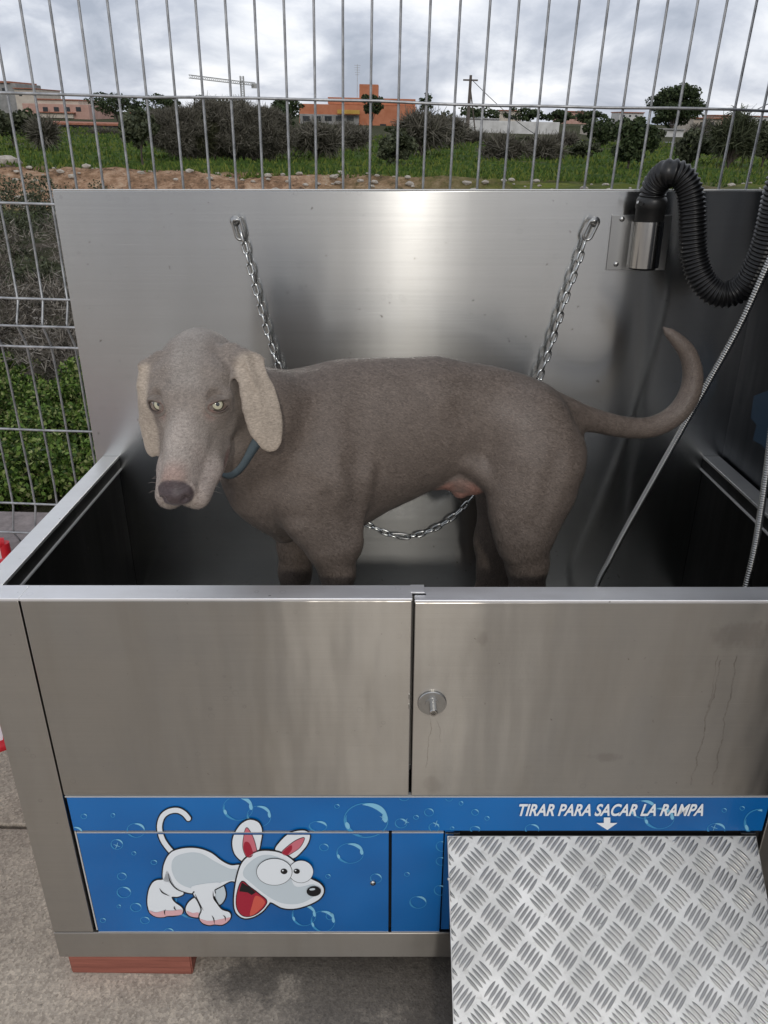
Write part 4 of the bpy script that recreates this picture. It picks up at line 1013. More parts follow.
# ---- eyes
bvh = BVHTree.FromPolygons([Vector(x) for x in V], F.tolist())
em = [plain('eye_white', (.20, .15, .12), .15, coat=1), plain('pale_iris', (.50, .47, .33), .12, coat=1), plain('iris_rim', (.06, .05, .035), .1, coat=1), plain('pupil', (.004, .004, .004), .06, coat=1)]
for i, e in enumerate(EYE):
    s_ = 1 if e[1] > 0 else -1
    ce = hp_(*e); fn = (HM @ Vector((.25, s_*.42, .85))).normalized()
    def frame(fn):
        sw = HM @ Vector((0, 1, 0)); sw = (sw-fn*sw.dot(fn)).normalized(); up_ = sw.cross(fn)
        if up_.dot(HM @ Vector((-1, 0, 0))) < 0: up_ = -up_
        return sw, up_
    def skin(x, y):
        o0 = ce+sideways*x+upv*y+fn*.06; h_ = bvh.ray_cast(o0, -fn, .12)
        return ((.06-(h_[0]-o0).length) if h_[0] else 0.0), (h_[1] if h_[0] else fn)
    for _ in range(2):
        sideways, upv = frame(fn); nrm = Vector()
        for k in range(12): nrm += skin(.019*math.cos(k*math.pi/6), .015*math.sin(k*math.pi/6))[1]
        nrm.normalize(); fn = (nrm*.7+fn*.3+(CU-ce).normalized()*.25).normalized()
    sideways, upv = frame(fn)
    RE = .0156*HS; ax_, au_, al_ = .0122*HS, .0053*HS, .0066*HS
    havg = sum(skin(.018*math.cos(k*math.pi/6), .014*math.sin(k*math.pi/6))[0] for k in range(12))/12
    apex = havg+.0046
    cen = ce+fn*(apex-RE)
    gz_ = ((CU-cen).normalized()*.62+fn*.38); gz_ = (gz_+upv*.05).normalized()
    xx = gz_.cross(Vector((0, 0, 1))).normalized(); yy = gz_.cross(xx)
    mb = MB(); nr, ns = 40, 40
    for j in range(nr+1):
        th = 1.35*j/nr
        for k in range(ns):
            a = 2*math.pi*k/ns; mb.v.append(tuple(cen+(gz_*math.cos(th)+(xx*math.cos(a)+yy*math.sin(a))*math.sin(th))*RE*(1+.02*max(0, 1-(th/.45)**2))))
    for j in range(nr):
        th = 1.35*(j+.5)/nr; m_ = 3 if th < .17 else (1 if th < .45 else (2 if th < .56 else 0))
        for k in range(ns): mb.f.append((j*ns+k, j*ns+(k+1) % ns, (j+1)*ns+(k+1) % ns, (j+1)*ns+k)); mb.mi.append(m_); mb.sm.append(True)
    ey = mb.build('eye', em, dog)
    na, nr2 = 64, 16; vs = []; cols = []
    for j in range(nr2+1):
        f = j/nr2
        for k in range(na):
            a = 2*math.pi*k/na; cx_, sy_ = math.cos(a), math.sin(a)
            hh = au_ if sy_ > 0 else al_
            x = cx_*ax_; y = sy_*hh*(1-.25*cx_**2)-.0012*(-cx_*s_)*1.0
            g = f*.0095; x2 = x+cx_*g; y2 = y+sy_*g*1.05
            rr2 = x*x+y*y; eh = apex-RE+math.sqrt(max(1e-9, RE*RE-min(rr2, RE*RE*.98)))
            hs_ = skin(x2, y2)[0]-.0005
            t_ = min(1, f/.92); w_ = t_*t_*(3-2*t_)
            h_ = (eh+.0002)*(1-w_)+hs_*w_+.0013*math.sin(min(1, f*4)*math.pi/2)*(1-w_)
            if sy_ > 0: h_ += .0030*sy_*math.sin(math.pi*min(1, f*1.35))**1.0
            else: h_ += .0008*-sy_*math.sin(math.pi*min(1, f*2.2))
            if f > .3: h_ = max(h_, hs_+.0005+.0006*min(1, (1-f)*6)*1.0)
            if f > .97: h_ = hs_-.0003
            vs.append(ce+sideways*x2+upv*y2+fn*h_)
            t1 = min(1, max(0, (f-.05)/.10)); t2 = min(1, max(0, (f-.14)/.5)); inner = max(0, -cx_*s_)**2
            c0_ = np.array((.018, .012, .010)); c1c = np.array((.125, .095, .078)); c2c = headc*(1-.10)
            cv = c1c*(1-t2)+c2c*t2; cv = cv*(1-.55*inner*(1-t2))+np.array((.27, .09, .06))*.55*inner*(1-t2); cv = c0_*(1-t1)+cv*t1
            cols.append((*cv, 1))
    mb = MB(); mb.add(vs, [(j*na+k, j*na+(k+1) % na, (j+1)*na+(k+1) % na, (j+1)*na+k) for j in range(nr2) for k in range(na)], 0, True)
    lo = mb.build('eyelids', coat, ey); lca = lo.data.color_attributes.new('coat', 'FLOAT_COLOR', 'POINT'); lca.data.foreach_set('color', np.array(cols, dtype=np.float32).ravel())
# ---- collar: a band laid on the neck surface
bvh = BVHTree.FromPolygons([Vector(x) for x in V], F.tolist())
n0, n1 = PY(300, 440, .265), PY(226, 402, .155)
ax = (n1-n0).normalized(); cpt = PY(238, 413, .165)
ax = (ax+Vector((.0, -.12, -.28))).normalized()
e1v = ax.cross(Vector((0, 1, 0))).normalized(); e2v = ax.cross(e1v); mb = MB(); n = 96; rings = []
for off, lift in ((-.0072, .0008), (-.0072, .0030), (0, .0036), (.0072, .0030), (.0072, .0008)):
    rg_ = []
    for k in range(n):
        a = 2*math.pi*k/n; dr = e1v*math.cos(a)+e2v*math.sin(a); o0 = cpt+ax*off
        hit = bvh.ray_cast(o0+dr*.18, -dr, .18)
        rg_.append(((hit[0]-o0).length if hit[0] else .08)+lift)
    for _ in range(6): rg_ = [(rg_[k-1]+2*rg_[k]+rg_[(k+1) % n])/4 for k in range(n)]
    rings += [cpt+ax*off+(e1v*math.cos(2*math.pi*k/n)+e2v*math.sin(2*math.pi*k/n))*rg_[k] for k in range(n)]
mb.add(rings, [(j*n+k, j*n+(k+1) % n, (j+1)*n+(k+1) % n, (j+1)*n+k) for j in range(4) for k in range(n)], 0, True)
mb.build('collar', plain('blue_grey_nylon', (.10, .135, .155), .5), dog)
# whiskers
mb = MB(); rg = random.Random(4)
for s_ in (-1, 1):
    for k in range(7):
        x, z = .125+.012*(k % 4), -.030-.008*(k//4); o0 = hp_(x, s_*.036, z); d_ = HM @ Vector((-.1-.3*rg.random(), s_*1.0, -.5+.4*rg.random())).normalized(); Lw = rg.uniform(.008, .018)
        mb.tube([o0-d_*.006, o0+d_*Lw*.5+Vector((0, 0, -.001)), o0+d_*Lw+Vector((0, 0, -.004))], [.00022, .00017, .00006], 4)
mb.build('whiskers', plain('whisker', (.35, .30, .27), .5), dog)
# ================================================================== ground
gm, nt, b = newmat('worn_concrete')
v_ = texco(nt)
c = ramp(nt, noise(nt, v_, 2.2, 6, .65), [(.32, (.30, .265, .225)), (.52, (.45, .405, .345)), (.70, (.60, .54, .465))])
peb = N(nt, 'ShaderNodeTexVoronoi'); peb.inputs['Scale'].default_value = 210; nt.links.new(v_, peb.inputs['Vector'])
c = mixc(nt, .6, c, ramp(nt, peb.outputs['Color'], [(.1, (.30, .27, .24)), (.5, (.5, .47, .44)), (.9, (.78, .74, .68))]), 'OVERLAY')
c = mixc(nt, maprange(nt, noise(nt, v_, 55, 5, .7), .57, .70, 0, .6), c, (.10, .09, .075))
c = mixc(nt, maprange(nt, noise(nt, v_, 320, 3, .6), .60, .7, 0, .6), c, (.55, .52, .48))
c = mixc(nt, maprange(nt, noise(nt, v_, 14, 6, .75), .55, .72, 0, .45), c, (.16, .14, .12))
c = mixc(nt, maprange(nt, noise(nt, v_, 170, 4, .7), .62, .68, 0, .7), c, (.07, .06, .05))
# damp grimy patch in front of and under the tub
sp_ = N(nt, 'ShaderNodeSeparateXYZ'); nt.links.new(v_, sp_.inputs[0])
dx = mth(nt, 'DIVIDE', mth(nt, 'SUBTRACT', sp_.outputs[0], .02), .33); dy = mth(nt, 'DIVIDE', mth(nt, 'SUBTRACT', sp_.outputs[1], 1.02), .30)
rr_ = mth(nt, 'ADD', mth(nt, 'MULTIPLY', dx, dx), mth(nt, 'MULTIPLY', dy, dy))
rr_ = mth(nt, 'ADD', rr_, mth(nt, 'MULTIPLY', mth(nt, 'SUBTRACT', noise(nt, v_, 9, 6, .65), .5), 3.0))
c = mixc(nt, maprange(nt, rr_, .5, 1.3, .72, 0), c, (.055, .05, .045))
nt.links.new(c, b.inputs['Base Color']); nt.links.new(maprange(nt, rr_, .5, 1.3, .5, .9), b.inputs['Roughness'])
bump(nt, b, mth(nt, 'ADD', noise(nt, v_, 70, 6, .7), mth(nt, 'MULTIPLY', peb.outputs['Distance'], .25)), .5, .004)
def grid(name, x0, x1, y0, y1, nx, ny, fz, mat, kind='structure', label=None):
    mb = MB(); vs = [(x0+(x1-x0)*i/nx, y0+(y1-y0)*j/ny, 0) for j in range(ny+1) for i in range(nx+1)]
    vs = [(x, y, fz(x, y)) for x, y, _ in vs]
    mb.add(vs, [(j*(nx+1)+i, j*(nx+1)+i+1, (j+1)*(nx+1)+i+1, (j+1)*(nx+1)+i) for j in range(ny) for i in range(nx)], 0, True)
    return mb.build(name, mat, None, base=(0, 0, 0), unit=False, kind=kind)
# paved slabs with open joints
jy = WD(12, 826, 1).copy(); d = MW.to_3x3() @ Vector(((12-384)/FPX, (512-826)/FPX, -1)); jy = CAMW.y+d.y*(-CAMW.z/d.z)
mb = MB(); edges = [-14, jy-4.5, jy-3, jy-1.5, jy, FY-.06]
for a, b_ in zip(edges, edges[1:]):
    for xa, xb in ((-30, -1.75), (-1.75, 30)):
        mb.box((xa+.004, a+.006, -.08), (xb-.004, b_-.006, 0), bev=.004)
mb.build('pavement', gm, None, base=(0, 0, 0), unit=False, kind='structure')

from mathutils import noise as mnoise
def sstep(a, b, x): t = min(1, max(0, (x-a)/(b-a))); return t*t*(3-2*t)
def fz(x, y):
    z = -.09
    if y > 1.9:
        z = -.02+.05*mnoise.noise((x*.6, y*.6, 0))+.03*mnoise.noise((x*2, y*2, 3))
        e = 15.4+1.0*mnoise.noise((x*.12, 0, 7))
        z += .46*sstep(e, e+1.3, y)+(.14*mnoise.noise((x*1.5, y*1.5, 1))+.13*mnoise.noise((x*3.4, y*3.4, 5)))*sstep(e-1, e, y)*(1-sstep(e+1.3, e+2.2, y))
        z += .7*sstep(60, 140, y)
    return z
tm, nt, b = newmat('rough_field')
v_ = texco(nt); sp_ = N(nt, 'ShaderNodeSeparateXYZ'); nt.links.new(v_, sp_.inputs[0]); Yc = sp_.outputs[1]; Xc = sp_.outputs[0]
big = noise(nt, v_, .22, 5, .6); hole = noise(nt, v_, 7, 4, .7); fine = noise(nt, v_, 3.5, 6, .7); med = noise(nt, texco(nt, (.25, 1.3, 1)), 1.0, 5, .65)
grass = ramp(nt, fine, [(.3, (.026, .046, .010)), (.55, (.05, .092, .018)), (.75, (.09, .14, .03))])
grass = mixc(nt, maprange(nt, med, .48, .62, 0, .75), grass, (.13, .17, .018))
dry = ramp(nt, fine, [(.3, (.06, .05, .035)), (.7, (.15, .13, .09))])
grass = mixc(nt, maprange(nt, big, .55, .66, 0, .8), grass, dry)
sand = ramp(nt, noise(nt, v_, 2.6, 8, .78), [(.32, (.09, .06, .04)), (.48, (.27, .165, .10)), (.56, (.40, .26, .17)), (.7, (.55, .43, .31))])
sand = mixc(nt, maprange(nt, hole, .56, .66, 0, .75), sand, (.045, .032, .022))
e1 = mth(nt, 'ADD', Yc, mth(nt, 'MULTIPLY', mth(nt, 'SUBTRACT', noise(nt, v_, .5, 4), .5), 2.2))
ms = mth(nt, 'MULTIPLY', maprange(nt, e1, 13.6, 14.6, 0, 1), maprange(nt, e1, 17.2, 17.8, 1, 0))
ms = mth(nt, 'MULTIPLY', ms, maprange(nt, mth(nt, 'ADD', Xc, mth(nt, 'MULTIPLY', big, 8)), 2.5, 7, 1, .12))
c = mixc(nt, ms, grass, sand)
near = mixc(nt, maprange(nt, noise(nt, v_, 2.2, 5), .45, .6, 0, 1), ramp(nt, fine, [(.35, (.025, .035, .012)), (.7, (.07, .065, .04))]), (.10, .085, .065))
c = mixc(nt, maprange(nt, mth(nt, 'ADD', Yc, mth(nt, 'MULTIPLY', big, 22)), 46, 58, 0, .9), c, ramp(nt, fine, [(.3, (.028, .032, .016)), (.7, (.075, .07, .04))]))
c = mixc(nt, maprange(nt, Yc, 11, 14, 1, 0), c, near)
nt.links.new(c, b.inputs['Base Color']); b.inputs['Roughness'].default_value = 1; b.inputs['Specular IOR Level'].default_value = .1
bump(nt, b, fine, 1.0, .12)
grid('field', -60, 60, 1.9+.06, 60, 240, 232, fz, tm)
grid('far_ground', -900, 900, 60, 2200, 60, 60, lambda x, y: fz(x, y)-.004, tm)
grid('ground_behind', -900, 900, -900, -14.01, 10, 10, lambda x, y: -.05, plain('distant_paving', (.16, .145, .13), .95))
mb = MB()
for s_ in (-1, 1): mb.add([(s_*30, -14, -.05), (s_*900, -14, -.05), (s_*900, 60, -.05), (s_*30, 60, -.05)], [(0, 1, 2, 3) if s_ > 0 else (3, 2, 1, 0)])
mb.build('side_ground', tm, None, base=(0, 0, 0), unit=False, kind='structure')
def gz(x, y): return fz(x, y)

# ================================================================== vegetation
def leafmat(name, cols, rough=.7):
    m, nt, b = newmat(name)
    g = N(nt, 'ShaderNodeNewGeometry')
    c = ramp(nt, g.outputs['Random Per Island'], [(i/(len(cols)-1), c) for i, c in enumerate(cols)])
    nt.links.new(c, b.inputs['Base Color']); b.inputs['Roughness'].default_value = rough
    b.inputs['Specular IOR Level'].default_value = .25
    return m
lf_dark = leafmat('dark_evergreen_leaves', [(.016, .026, .010), (.038, .058, .022), (.075, .095, .040)])
lf_olive = leafmat('olive_leaves', [(.03, .038, .02), (.065, .075, .04), (.11, .12, .07)])
lf_grey = leafmat('grey_bare_twigs', [(.06, .056, .042), (.115, .105, .082), (.19, .175, .14)])
lf_dry = leafmat('dry_twigs', [(.04, .036, .028), (.11, .095, .075), (.20, .175, .145), (.36, .33, .29)])
lf_green = leafmat('fresh_weed_leaves', [(.016, .034, .007), (.045, .088, .015), (.09, .165, .025), (.17, .25, .05), (.27, .28, .12)])
bark = plain('bark', (.07, .055, .045), .9)
def crown_mesh(rg, cx, cy, cz, rx, ry, rz, nclump, nleaf, size, mode='leaf', flat=False):
    mb = MB(); cl = []
    for _ in range(nclump):
        while True:
            x, y, z = rg.uniform(-1, 1), rg.uniform(-1, 1), rg.uniform(-1 if not flat else -.35, 1)
            d = math.sqrt(x*x+y*y+z*z)
            if .25 < d < 1: break
        cl.append((x, y, z, rg.uniform(.18, .36)))
    for _ in range(nleaf):
        c = rg.choice(cl)
        th = rg.uniform(0, 2*math.pi); u_ = rg.uniform(-1, 1); s = math.sqrt(1-u_*u_); rr = c[3]*rg.uniform(.35, 1)**.5
        p = Vector((cx+(c[0]*.82+rr*s*math.cos(th))*rx, cy+(c[1]*.82+rr*s*math.sin(th))*ry, cz+(c[2]*.82+rr*u_)*rz))
        d1 = Vector((rg.gauss(0, 1), rg.gauss(0, 1), rg.gauss(0, 1))).normalized()
        if mode == 'twig':
            out = Vector(((p.x-cx)/rx, (p.y-cy)/ry, (p.z-cz)/rz+.6)).normalized(); d1 = (d1*1.0+out*.55).normalized()
            d2 = d1.cross(Vector((rg.gauss(0, 1), rg.gauss(0, 1), rg.gauss(0, 1)))).normalized(); L = size*rg.uniform(1.2, 3.6); w = size*.13
            mb.add([p-d2*w, p+d2*w, p+d1*L+d2*w*.3, p+d1*L-d2*w*.3], [(0, 1, 2, 3)])
        else:
            d2 = d1.cross(Vector((rg.gauss(0, 1), rg.gauss(0, 1), rg.gauss(0, 1)))).normalized(); L = size*rg.uniform(.5, 1.6)
            mb.add([p-d2*L*.35, p+d1*L*.5, p+d2*L*.35, p-d1*L*.5], [(0, 1, 2, 3)])
    return mb, cl
def tree(name, u, dist, vb, vt, wpx, mat, label, cat='tree', group=None, seed=0, mode='leaf', nleaf=2200, trunk=.3, flat=False, nclump=30, size=None, depth=None, branches=7):
    """base pixel row vb, top row vt, crown width wpx, at forward distance dist"""
    if vb >= 147:      # the foot of the plant stands on the field in that photo row
        dist = min(dist, 17+(.46+.0)*0+(CAMW.z-.42)/-((WD(u, vb, 1)-CAMW).z)-17)
        dist = max(dist, 18)
    rg = random.Random(seed*131+int(u)*7+int(vb)); x = wx(u, dist, vb); zt = wz(vt, dist, u)
    zb = gz(x, dist); h = zt-zb
    r = wpx/FPX*dist/1.13/2
    root = thing(name, (x, dist, zb), label, cat, group, unit=False)
    cz_ = zt-h*(1-trunk)/2; rz = h*(1-trunk)/2/.95
    sz = size or max(.1, dist*.0024)
    mb, cl = crown_mesh(rg, x, dist, cz_, r/.98, (depth or r*.8), rz, nclump, nleaf, sz, mode, flat)
    mb.build('crown', mat, root)
    mb = MB(); tr = max(.02, h*.018)
    mb.tube([(x, dist, zb-.05), (x+rg.uniform(-.03, .03)*h, dist, zb+h*trunk*.6), (x+rg.uniform(-.04, .04)*h, dist, cz_)], [tr*1.5, tr, tr*.6], 8)
    if mode == 'twig': branches = 34
    for c in [rg.choice(cl) for _ in range(branches)]:
        ex = .8 if mode != 'twig' else rg.uniform(.8, 1.22); e = Vector((x+c[0]*ex*r, dist+c[1]*ex*.8*r, cz_+c[2]*ex*rz)); s0_ = Vector((x, dist, zb+h*trunk*rg.uniform(.5, 1.1)))
        mb.tube([s0_, s0_.lerp(e, .5)+Vector((rg.uniform(-.05, .05)*h, 0, .06*h)), e], [tr*.6, tr*.4, tr*.15], 5)
    mb.build('trunk', bark, root)
    return root
lf_scrub = leafmat('olive_brown_scrub', [(.04, .045, .022), (.08, .085, .042), (.13, .125, .075)])
G1 = 'trees and bushes across the field'
tree('evergreen_tree', 15, 62, 150, 105, 60, lf_olive, 'dark olive tree at the far left edge beyond the field', seed=1)
tree('evergreen_tree', 120, 70, 140, 92, 66, lf_dark, 'dark evergreen tree rising right of the pink houses', seed=2, nleaf=2600)
tree('evergreen_tree', 165, 74, 138, 93, 40, lf_dark, 'dark evergreen behind the grey thicket, left of the crane tip', seed=3)
tree('evergreen_tree', 220, 76, 138, 93, 56, lf_dark, 'small dark treetop under the jib of the crane', seed=4)
tree('evergreen_tree', 286, 76, 138, 97, 40, lf_dark, 'dark treetop just left of the orange building', seed=5)
tree('olive_tree', 143, 42, 166, 112, 44, lf_olive, 'grey-green olive tree in front of the thicket on the left', seed=6, trunk=.35)
tree('bare_tree', 48, 40, 152, 122, 26, lf_grey, 'small dark bare tree in front of the long low barn', seed=7, mode='twig', nleaf=1800, size=.12)
for i, (u, w, vt, dd) in enumerate(((178, 70, 107, 50), (222, 80, 101, 52), (262, 70, 103, 50), (205, 60, 118, 46), (248, 60, 116, 45))):
    tree('grey_thicket', u, dd, 161, vt, w, lf_grey if i != 3 else lf_scrub, ['grey leafless thicket bush at the left end of the dense clump', 'tallest grey leafless thicket bush in the middle of the dense clump',
         'grey leafless thicket bush at the right end of the dense clump beside the orange building', 'low olive-brown bush in front of the left of the dense clump', 'low grey leafless bush in front of the right of the dense clump'][i],
         'bush', G1, seed=10+i, mode='twig', nleaf=26000, trunk=.06, size=.062, nclump=60)
tree('bare_tree', 318, 38, 160, 125, 56, lf_grey, 'pale leafless tree in front of the orange building, left of its tower', seed=21, mode='twig', nleaf=2200, trunk=.2, size=.12)
tree('bare_tree', 352, 44, 152, 128, 40, lf_grey, 'small leafless tree in front of the orange building\'s tower', seed=22, mode='twig', nleaf=1500, trunk=.2, size=.12)
tree('evergreen_tree', 372, 82, 134, 93, 26, lf_dark, 'round dark tree standing against the orange tower', seed=23, trunk=.35, nleaf=1800, nclump=18)
tree('olive_bush', 396, 38, 166, 128, 40, lf_olive, 'rounded olive-green bush in front of the right of the orange building', 'bush', seed=24, trunk=.05, nleaf=2600)
tree('bare_tree', 422, 46, 158, 112, 52, lf_grey, 'grey leafless tree right of the orange building', seed=25, mode='twig', nleaf=3400, trunk=.1, size=.13)
tree('bare_tree', 450, 50, 150, 118, 36, lf_grey, 'grey leafless tree behind the small stone shed', seed=26, mode='twig', nleaf=2000, trunk=.1, size=.13)
tree('evergreen_tree', 425, 90, 130, 92, 16, lf_dark, 'thin dark treetop just right of the orange building', seed=27, nleaf=500, trunk=.4)
for i, (u, w, vt) in enumerate(((480, 46, 106), (520, 44, 107), (556, 40, 109), (590, 40, 110))):
    tree('evergreen_tree', u, 120, 122, vt, w, lf_dark, ['dark treetop behind the utility pole', 'dark treetop above the left of the long white wall', 'dark treetop above the middle of the long white wall', 'dark treetop left of the umbrella pine'][i], seed=30+i, nleaf=1500, trunk=.2)
for i, (u, w, vt, vb) in enumerate(((500, 50, 140, 160), (545, 44, 141, 160), (583, 40, 140, 158))):
    tree('scrub_bush', u, 48, vb, vt, w, lf_grey if i != 2 else lf_olive, ['grey scrub in front of the long white wall, right of the pole', 'grey scrub in front of the middle of the long white wall', 'olive scrub left of the big dark bush'][i], 'bush', seed=40+i, mode='twig' if i != 2 else 'leaf', nleaf=1800, trunk=.05, size=.13 if i != 2 else None)
tree('evergreen_bush', 628, 44, 170, 116, 50, lf_dark, 'big dark bush in the field in front of the umbrella pine', 'bush', seed=44, trunk=.06, nleaf=4200)
tree('umbrella_pine', 669, 80, 146, 85, 60, lf_dark, 'tall dark umbrella pine standing above everything on the right', seed=45, trunk=.18, nleaf=15000, nclump=60)
tree('evergreen_bush', 690, 46, 165, 130, 40, lf_olive, 'olive bush right of the black hose, under the umbrella pine', 'bush', seed=46, trunk=.05, nleaf=2400)
tree('bare_tree', 728, 44, 168, 116, 44, lf_olive, 'tall thin-leaved grey-green tree near the right edge of the field', seed=47, mode='twig', nleaf=3200, trunk=.15, size=.13)
tree('olive_tree', 762, 42, 168, 120, 40, lf_olive, 'grey-green olive tree at the far right edge', seed=48, trunk=.15, nleaf=3000)
# hedgerow of separate dark bushes along the back of the field
rgh = random.Random(21)
hb = [(28, 133, 108, 34), (84, 142, 135, 30), (106, 143, 134, 34), (152, 138, 104, 44), (196, 136, 100, 46), (238, 136, 99, 46), (280, 138, 104, 40), (318, 140, 122, 40), (350, 140, 124, 34), (404, 142, 122, 40), (436, 142, 110, 40),
      (474, 146, 134, 34), (508, 146, 137, 34), (536, 147, 136, 36), (566, 147, 135, 32), (600, 143, 116, 40), (646, 145, 124, 36), (700, 145, 120, 36), (724, 146, 124, 34), (752, 146, 118, 40)]
nb = ['beneath the pink house', 'in front of the right end of the barn', 'in front of the barn at its right end wall', 'behind the left end of the grey thicket', 'behind the middle of the grey thicket, left', 'behind the grey thicket under the crane', 'between thicket and orange building',
      'under the left windows of the orange building', 'under the awning of the orange building', 'under the right half of the orange building', 'right of the orange building', 'at the foot of the utility pole', 'at the left of the long white wall', 'at the middle of the long white wall',
      'left of the grey canopy', 'behind the big dark bush', 'at the foot of the umbrella pine', 'in front of the cream house on the right', 'at the foot of the palm', 'at the far right edge of the hedgerow']
for i, (u, vb_, vt_, w_) in enumerate(hb):
    tree('hedge_bush', u, 43+i % 3, vb_, vt_, w_, [lf_dark, lf_olive, lf_grey][i % 3], ['dark green', 'olive green', 'grey twiggy'][i % 3]+' hedgerow bush '+nb[i], 'bush', 'hedgerow bushes across the back of the field', seed=60+i, mode='twig' if i % 3 == 2 else 'leaf', nleaf=2600, trunk=.04, size=.11 if i % 3 == 2 else .12, nclump=30)
# palm
px_, pd = 733, 70; x = wx(px_, pd, 130); zb_ = gz(x, pd); zt = wz(112, pd, px_)
pr = thing('palm_tree', (x, pd, zb_), 'small palm behind the grey-green tree on the right', 'palm', unit=False)
mb = MB(); mb.tube([(x, pd, zb_), (x+.05, pd, zt)], [.22, .16], 8); mb.build('trunk', bark, pr)
mb = MB(); rg = random.Random(5)
for k in range(34):
    a = 2*math.pi*k/34; L = rg.uniform(1.4, 2.0); el = rg.uniform(-.1, 1.1); o0 = Vector((x+.05, pd, zt)); dv = Vector((math.cos(a), math.sin(a), el)).normalized(); prev = o0
    sd = dv.cross(Vector((0, 0, 1))).normalized()
    for j in range(1, 6):
        p = o0+dv*L*j/5+Vector((0, 0, -.9*(j/5)**2)); w = .13*(1-j/6)
        mb.add([prev-sd*w*1.1, prev+sd*w*1.1, p+sd*w, p-sd*w], [(0, 1, 2, 3)]); prev = p
mb.build('fronds', lf_dark, pr)

# near weeds beyond the wall, seen through the fence on the left
def weed(u, v, mat, label, r, nleaf, size, mode, name, cat, hgt=1.0, seed=0):
    d = MW.to_3x3() @ Vector(((u-384)/FPX, (512-v)/FPX, -1)); k = -(CAMW.z+.02)/d.z if False else (0-CAMW.z)/d.z
    p = CAMW+d*k; rg = random.Random(seed+int(u*3+v)); z0 = gz(p.x, p.y)
    root = thing(name, (p.x, p.y, z0), label, cat, 'weeds behind the fence', unit=False)
    mb, cl = crown_mesh(rg, p.x, p.y, z0+r*hgt*.75, r, r, r*hgt, 26, nleaf, size, mode)
    mb.build('foliage', mat, root); mb = MB()
    for c in rg.sample(cl, 9):
        e = Vector((p.x+c[0]*.8*r, p.y+c[1]*.8*r, z0+r*hgt*(.75+c[2]*.8))); b0 = Vector((p.x+rg.uniform(-.04, .04), p.y, z0-.02))
        mb.tube([b0, b0.lerp(e, .5)+Vector((rg.uniform(-.05, .05), 0, .05)), e], [.006, .004, .002], 5)
    mb.build('stems', bark, root); return root
W = [(20, 250, 'olive', .45), (75, 262, 'dry', .5), (5, 300, 'dry', .5), (50, 300, 'olive', .32), (100, 300, 'dry', .45), (25, 345, 'dry', .4), (75, 345, 'dry', .4), (110, 350, 'dry', .4), (-5, 350, 'dry', .4),
     (10, 232, 'olive', .6), (45, 225, 'olive', .55), (95, 232, 'olive', .6),
     (8, 388, 'green', .22), (60, 380, 'dry', .30), (5, 425, 'green', .30), (40, 415, 'green', .26), (90, 405, 'green', .30), (-20, 450, 'green', .3), (25, 455, 'green', .27), (65, 450, 'green', .27), (105, 450, 'green', .25),
     (10, 492, 'green', .24), (50, 485, 'green', .24), (-20, 500, 'green', .25), (90, 480, 'green', .2)]
desc = {'dry': 'tangle of dry grey-brown twigs', 'olive': 'low dark olive shrub', 'green': 'fresh green broad-leaved weed clump'}
def where(u, v):
    col_ = 'at the left edge' if u < 15 else ('by the second wire' if u < 35 else ('left of the tub' if u < 60 else ('near the back panel' if u < 85 else 'touching the panel')))
    row = 'up by the sandy bank' if v < 240 else ('above the fence fold' if v < 280 else ('at the fence fold' if v < 320 else ('just below the fence fold' if v < 370 else ('midway down the fence' if v < 410 else ('low down' if v < 470 else 'just above the low wall')))))
    return row+', '+col_
for i, (u, v, k, r) in enumerate(W):
    mat = {'dry': lf_dry, 'olive': lf_olive, 'green': lf_green}[k]
    nm = {'dry': 'dry_bush', 'olive': 'low_shrub', 'green': 'weed_clump'}[k]
    weed(u, v, mat, desc[k]+' '+where(u, v), r, {'dry': 1700, 'olive': 2600, 'green': 4300}[k], {'dry': .026, 'olive': .028, 'green': .019}[k], 'twig' if k == 'dry' else 'leaf', nm, {'dry': 'bush', 'olive': 'shrub', 'green': 'weeds'}[k], .75 if k != 'green' else .6, i)
# pale stones among the weeds and rubble on the sandy bank
stone, nt, b = newmat('limestone'); c = ramp(nt, noise(nt, texco(nt), 9, 5, .7), [(.3, (.22, .19, .16)), (.7, (.50, .46, .40))]); nt.links.new(c, b.inputs['Base Color']); b.inputs['Roughness'].default_value = .95
def rock_mesh(mb, c, r, rg):
    bm = bmesh.new(); bmesh.ops.create_icosphere(bm, subdivisions=2, radius=1)
    for w in bm.verts:
        n_ = 1+.35*mnoise.noise(w.co*1.3+Vector((rg.random()*0+c[0]*3, c[1], 0)))+.12*mnoise.noise(w.co*4+Vector(c)); w.co = Vector((w.co.x*r*n_*1.3, w.co.y*r*n_, w.co.z*r*n_*.65))+Vector(c)
    mb.bm(bm, 0, False)
rg = random.Random(3); mb = MB()
for _ in range(520):
    x = rg.uniform(-14, 16); y = 15.3+rg.uniform(-1.2, 1.6)+1.0*mnoise.noise((x*.12, 0, 7)); rock_mesh(mb, (x, y, gz(x, y)+.02), rg.uniform(.02, .07), rg)
mb.build('rubble', stone, None, base=(0, 0, 0), unit=False, kind='stuff', label='pale rubble scattered along the sandy bank', cat='rubble')
for i, (u, v, r) in enumerate(((62, 462, .045), (35, 318, .07), (88, 330, .06), (12, 188, .22))):
    d = MW.to_3x3() @ Vector(((u-384)/FPX, (512-v)/FPX, -1)); p = CAMW+d*((.05-CAMW.z)/d.z); mb = MB(); rock_mesh(mb, (p.x, p.y, gz(p.x, p.y)+r*.3), r, rg)
    mb.build('stone', stone, None, base=tuple(p), unit=False, label=['small pale stone among the green weeds low behind the fence', 'pale stone in the dry twigs left of the fence fold', 'pale stone in the dry twigs beside the back panel', 'largest pale rock at the foot of the sandy bank on the left'][i], cat='stone', group='pale stones')
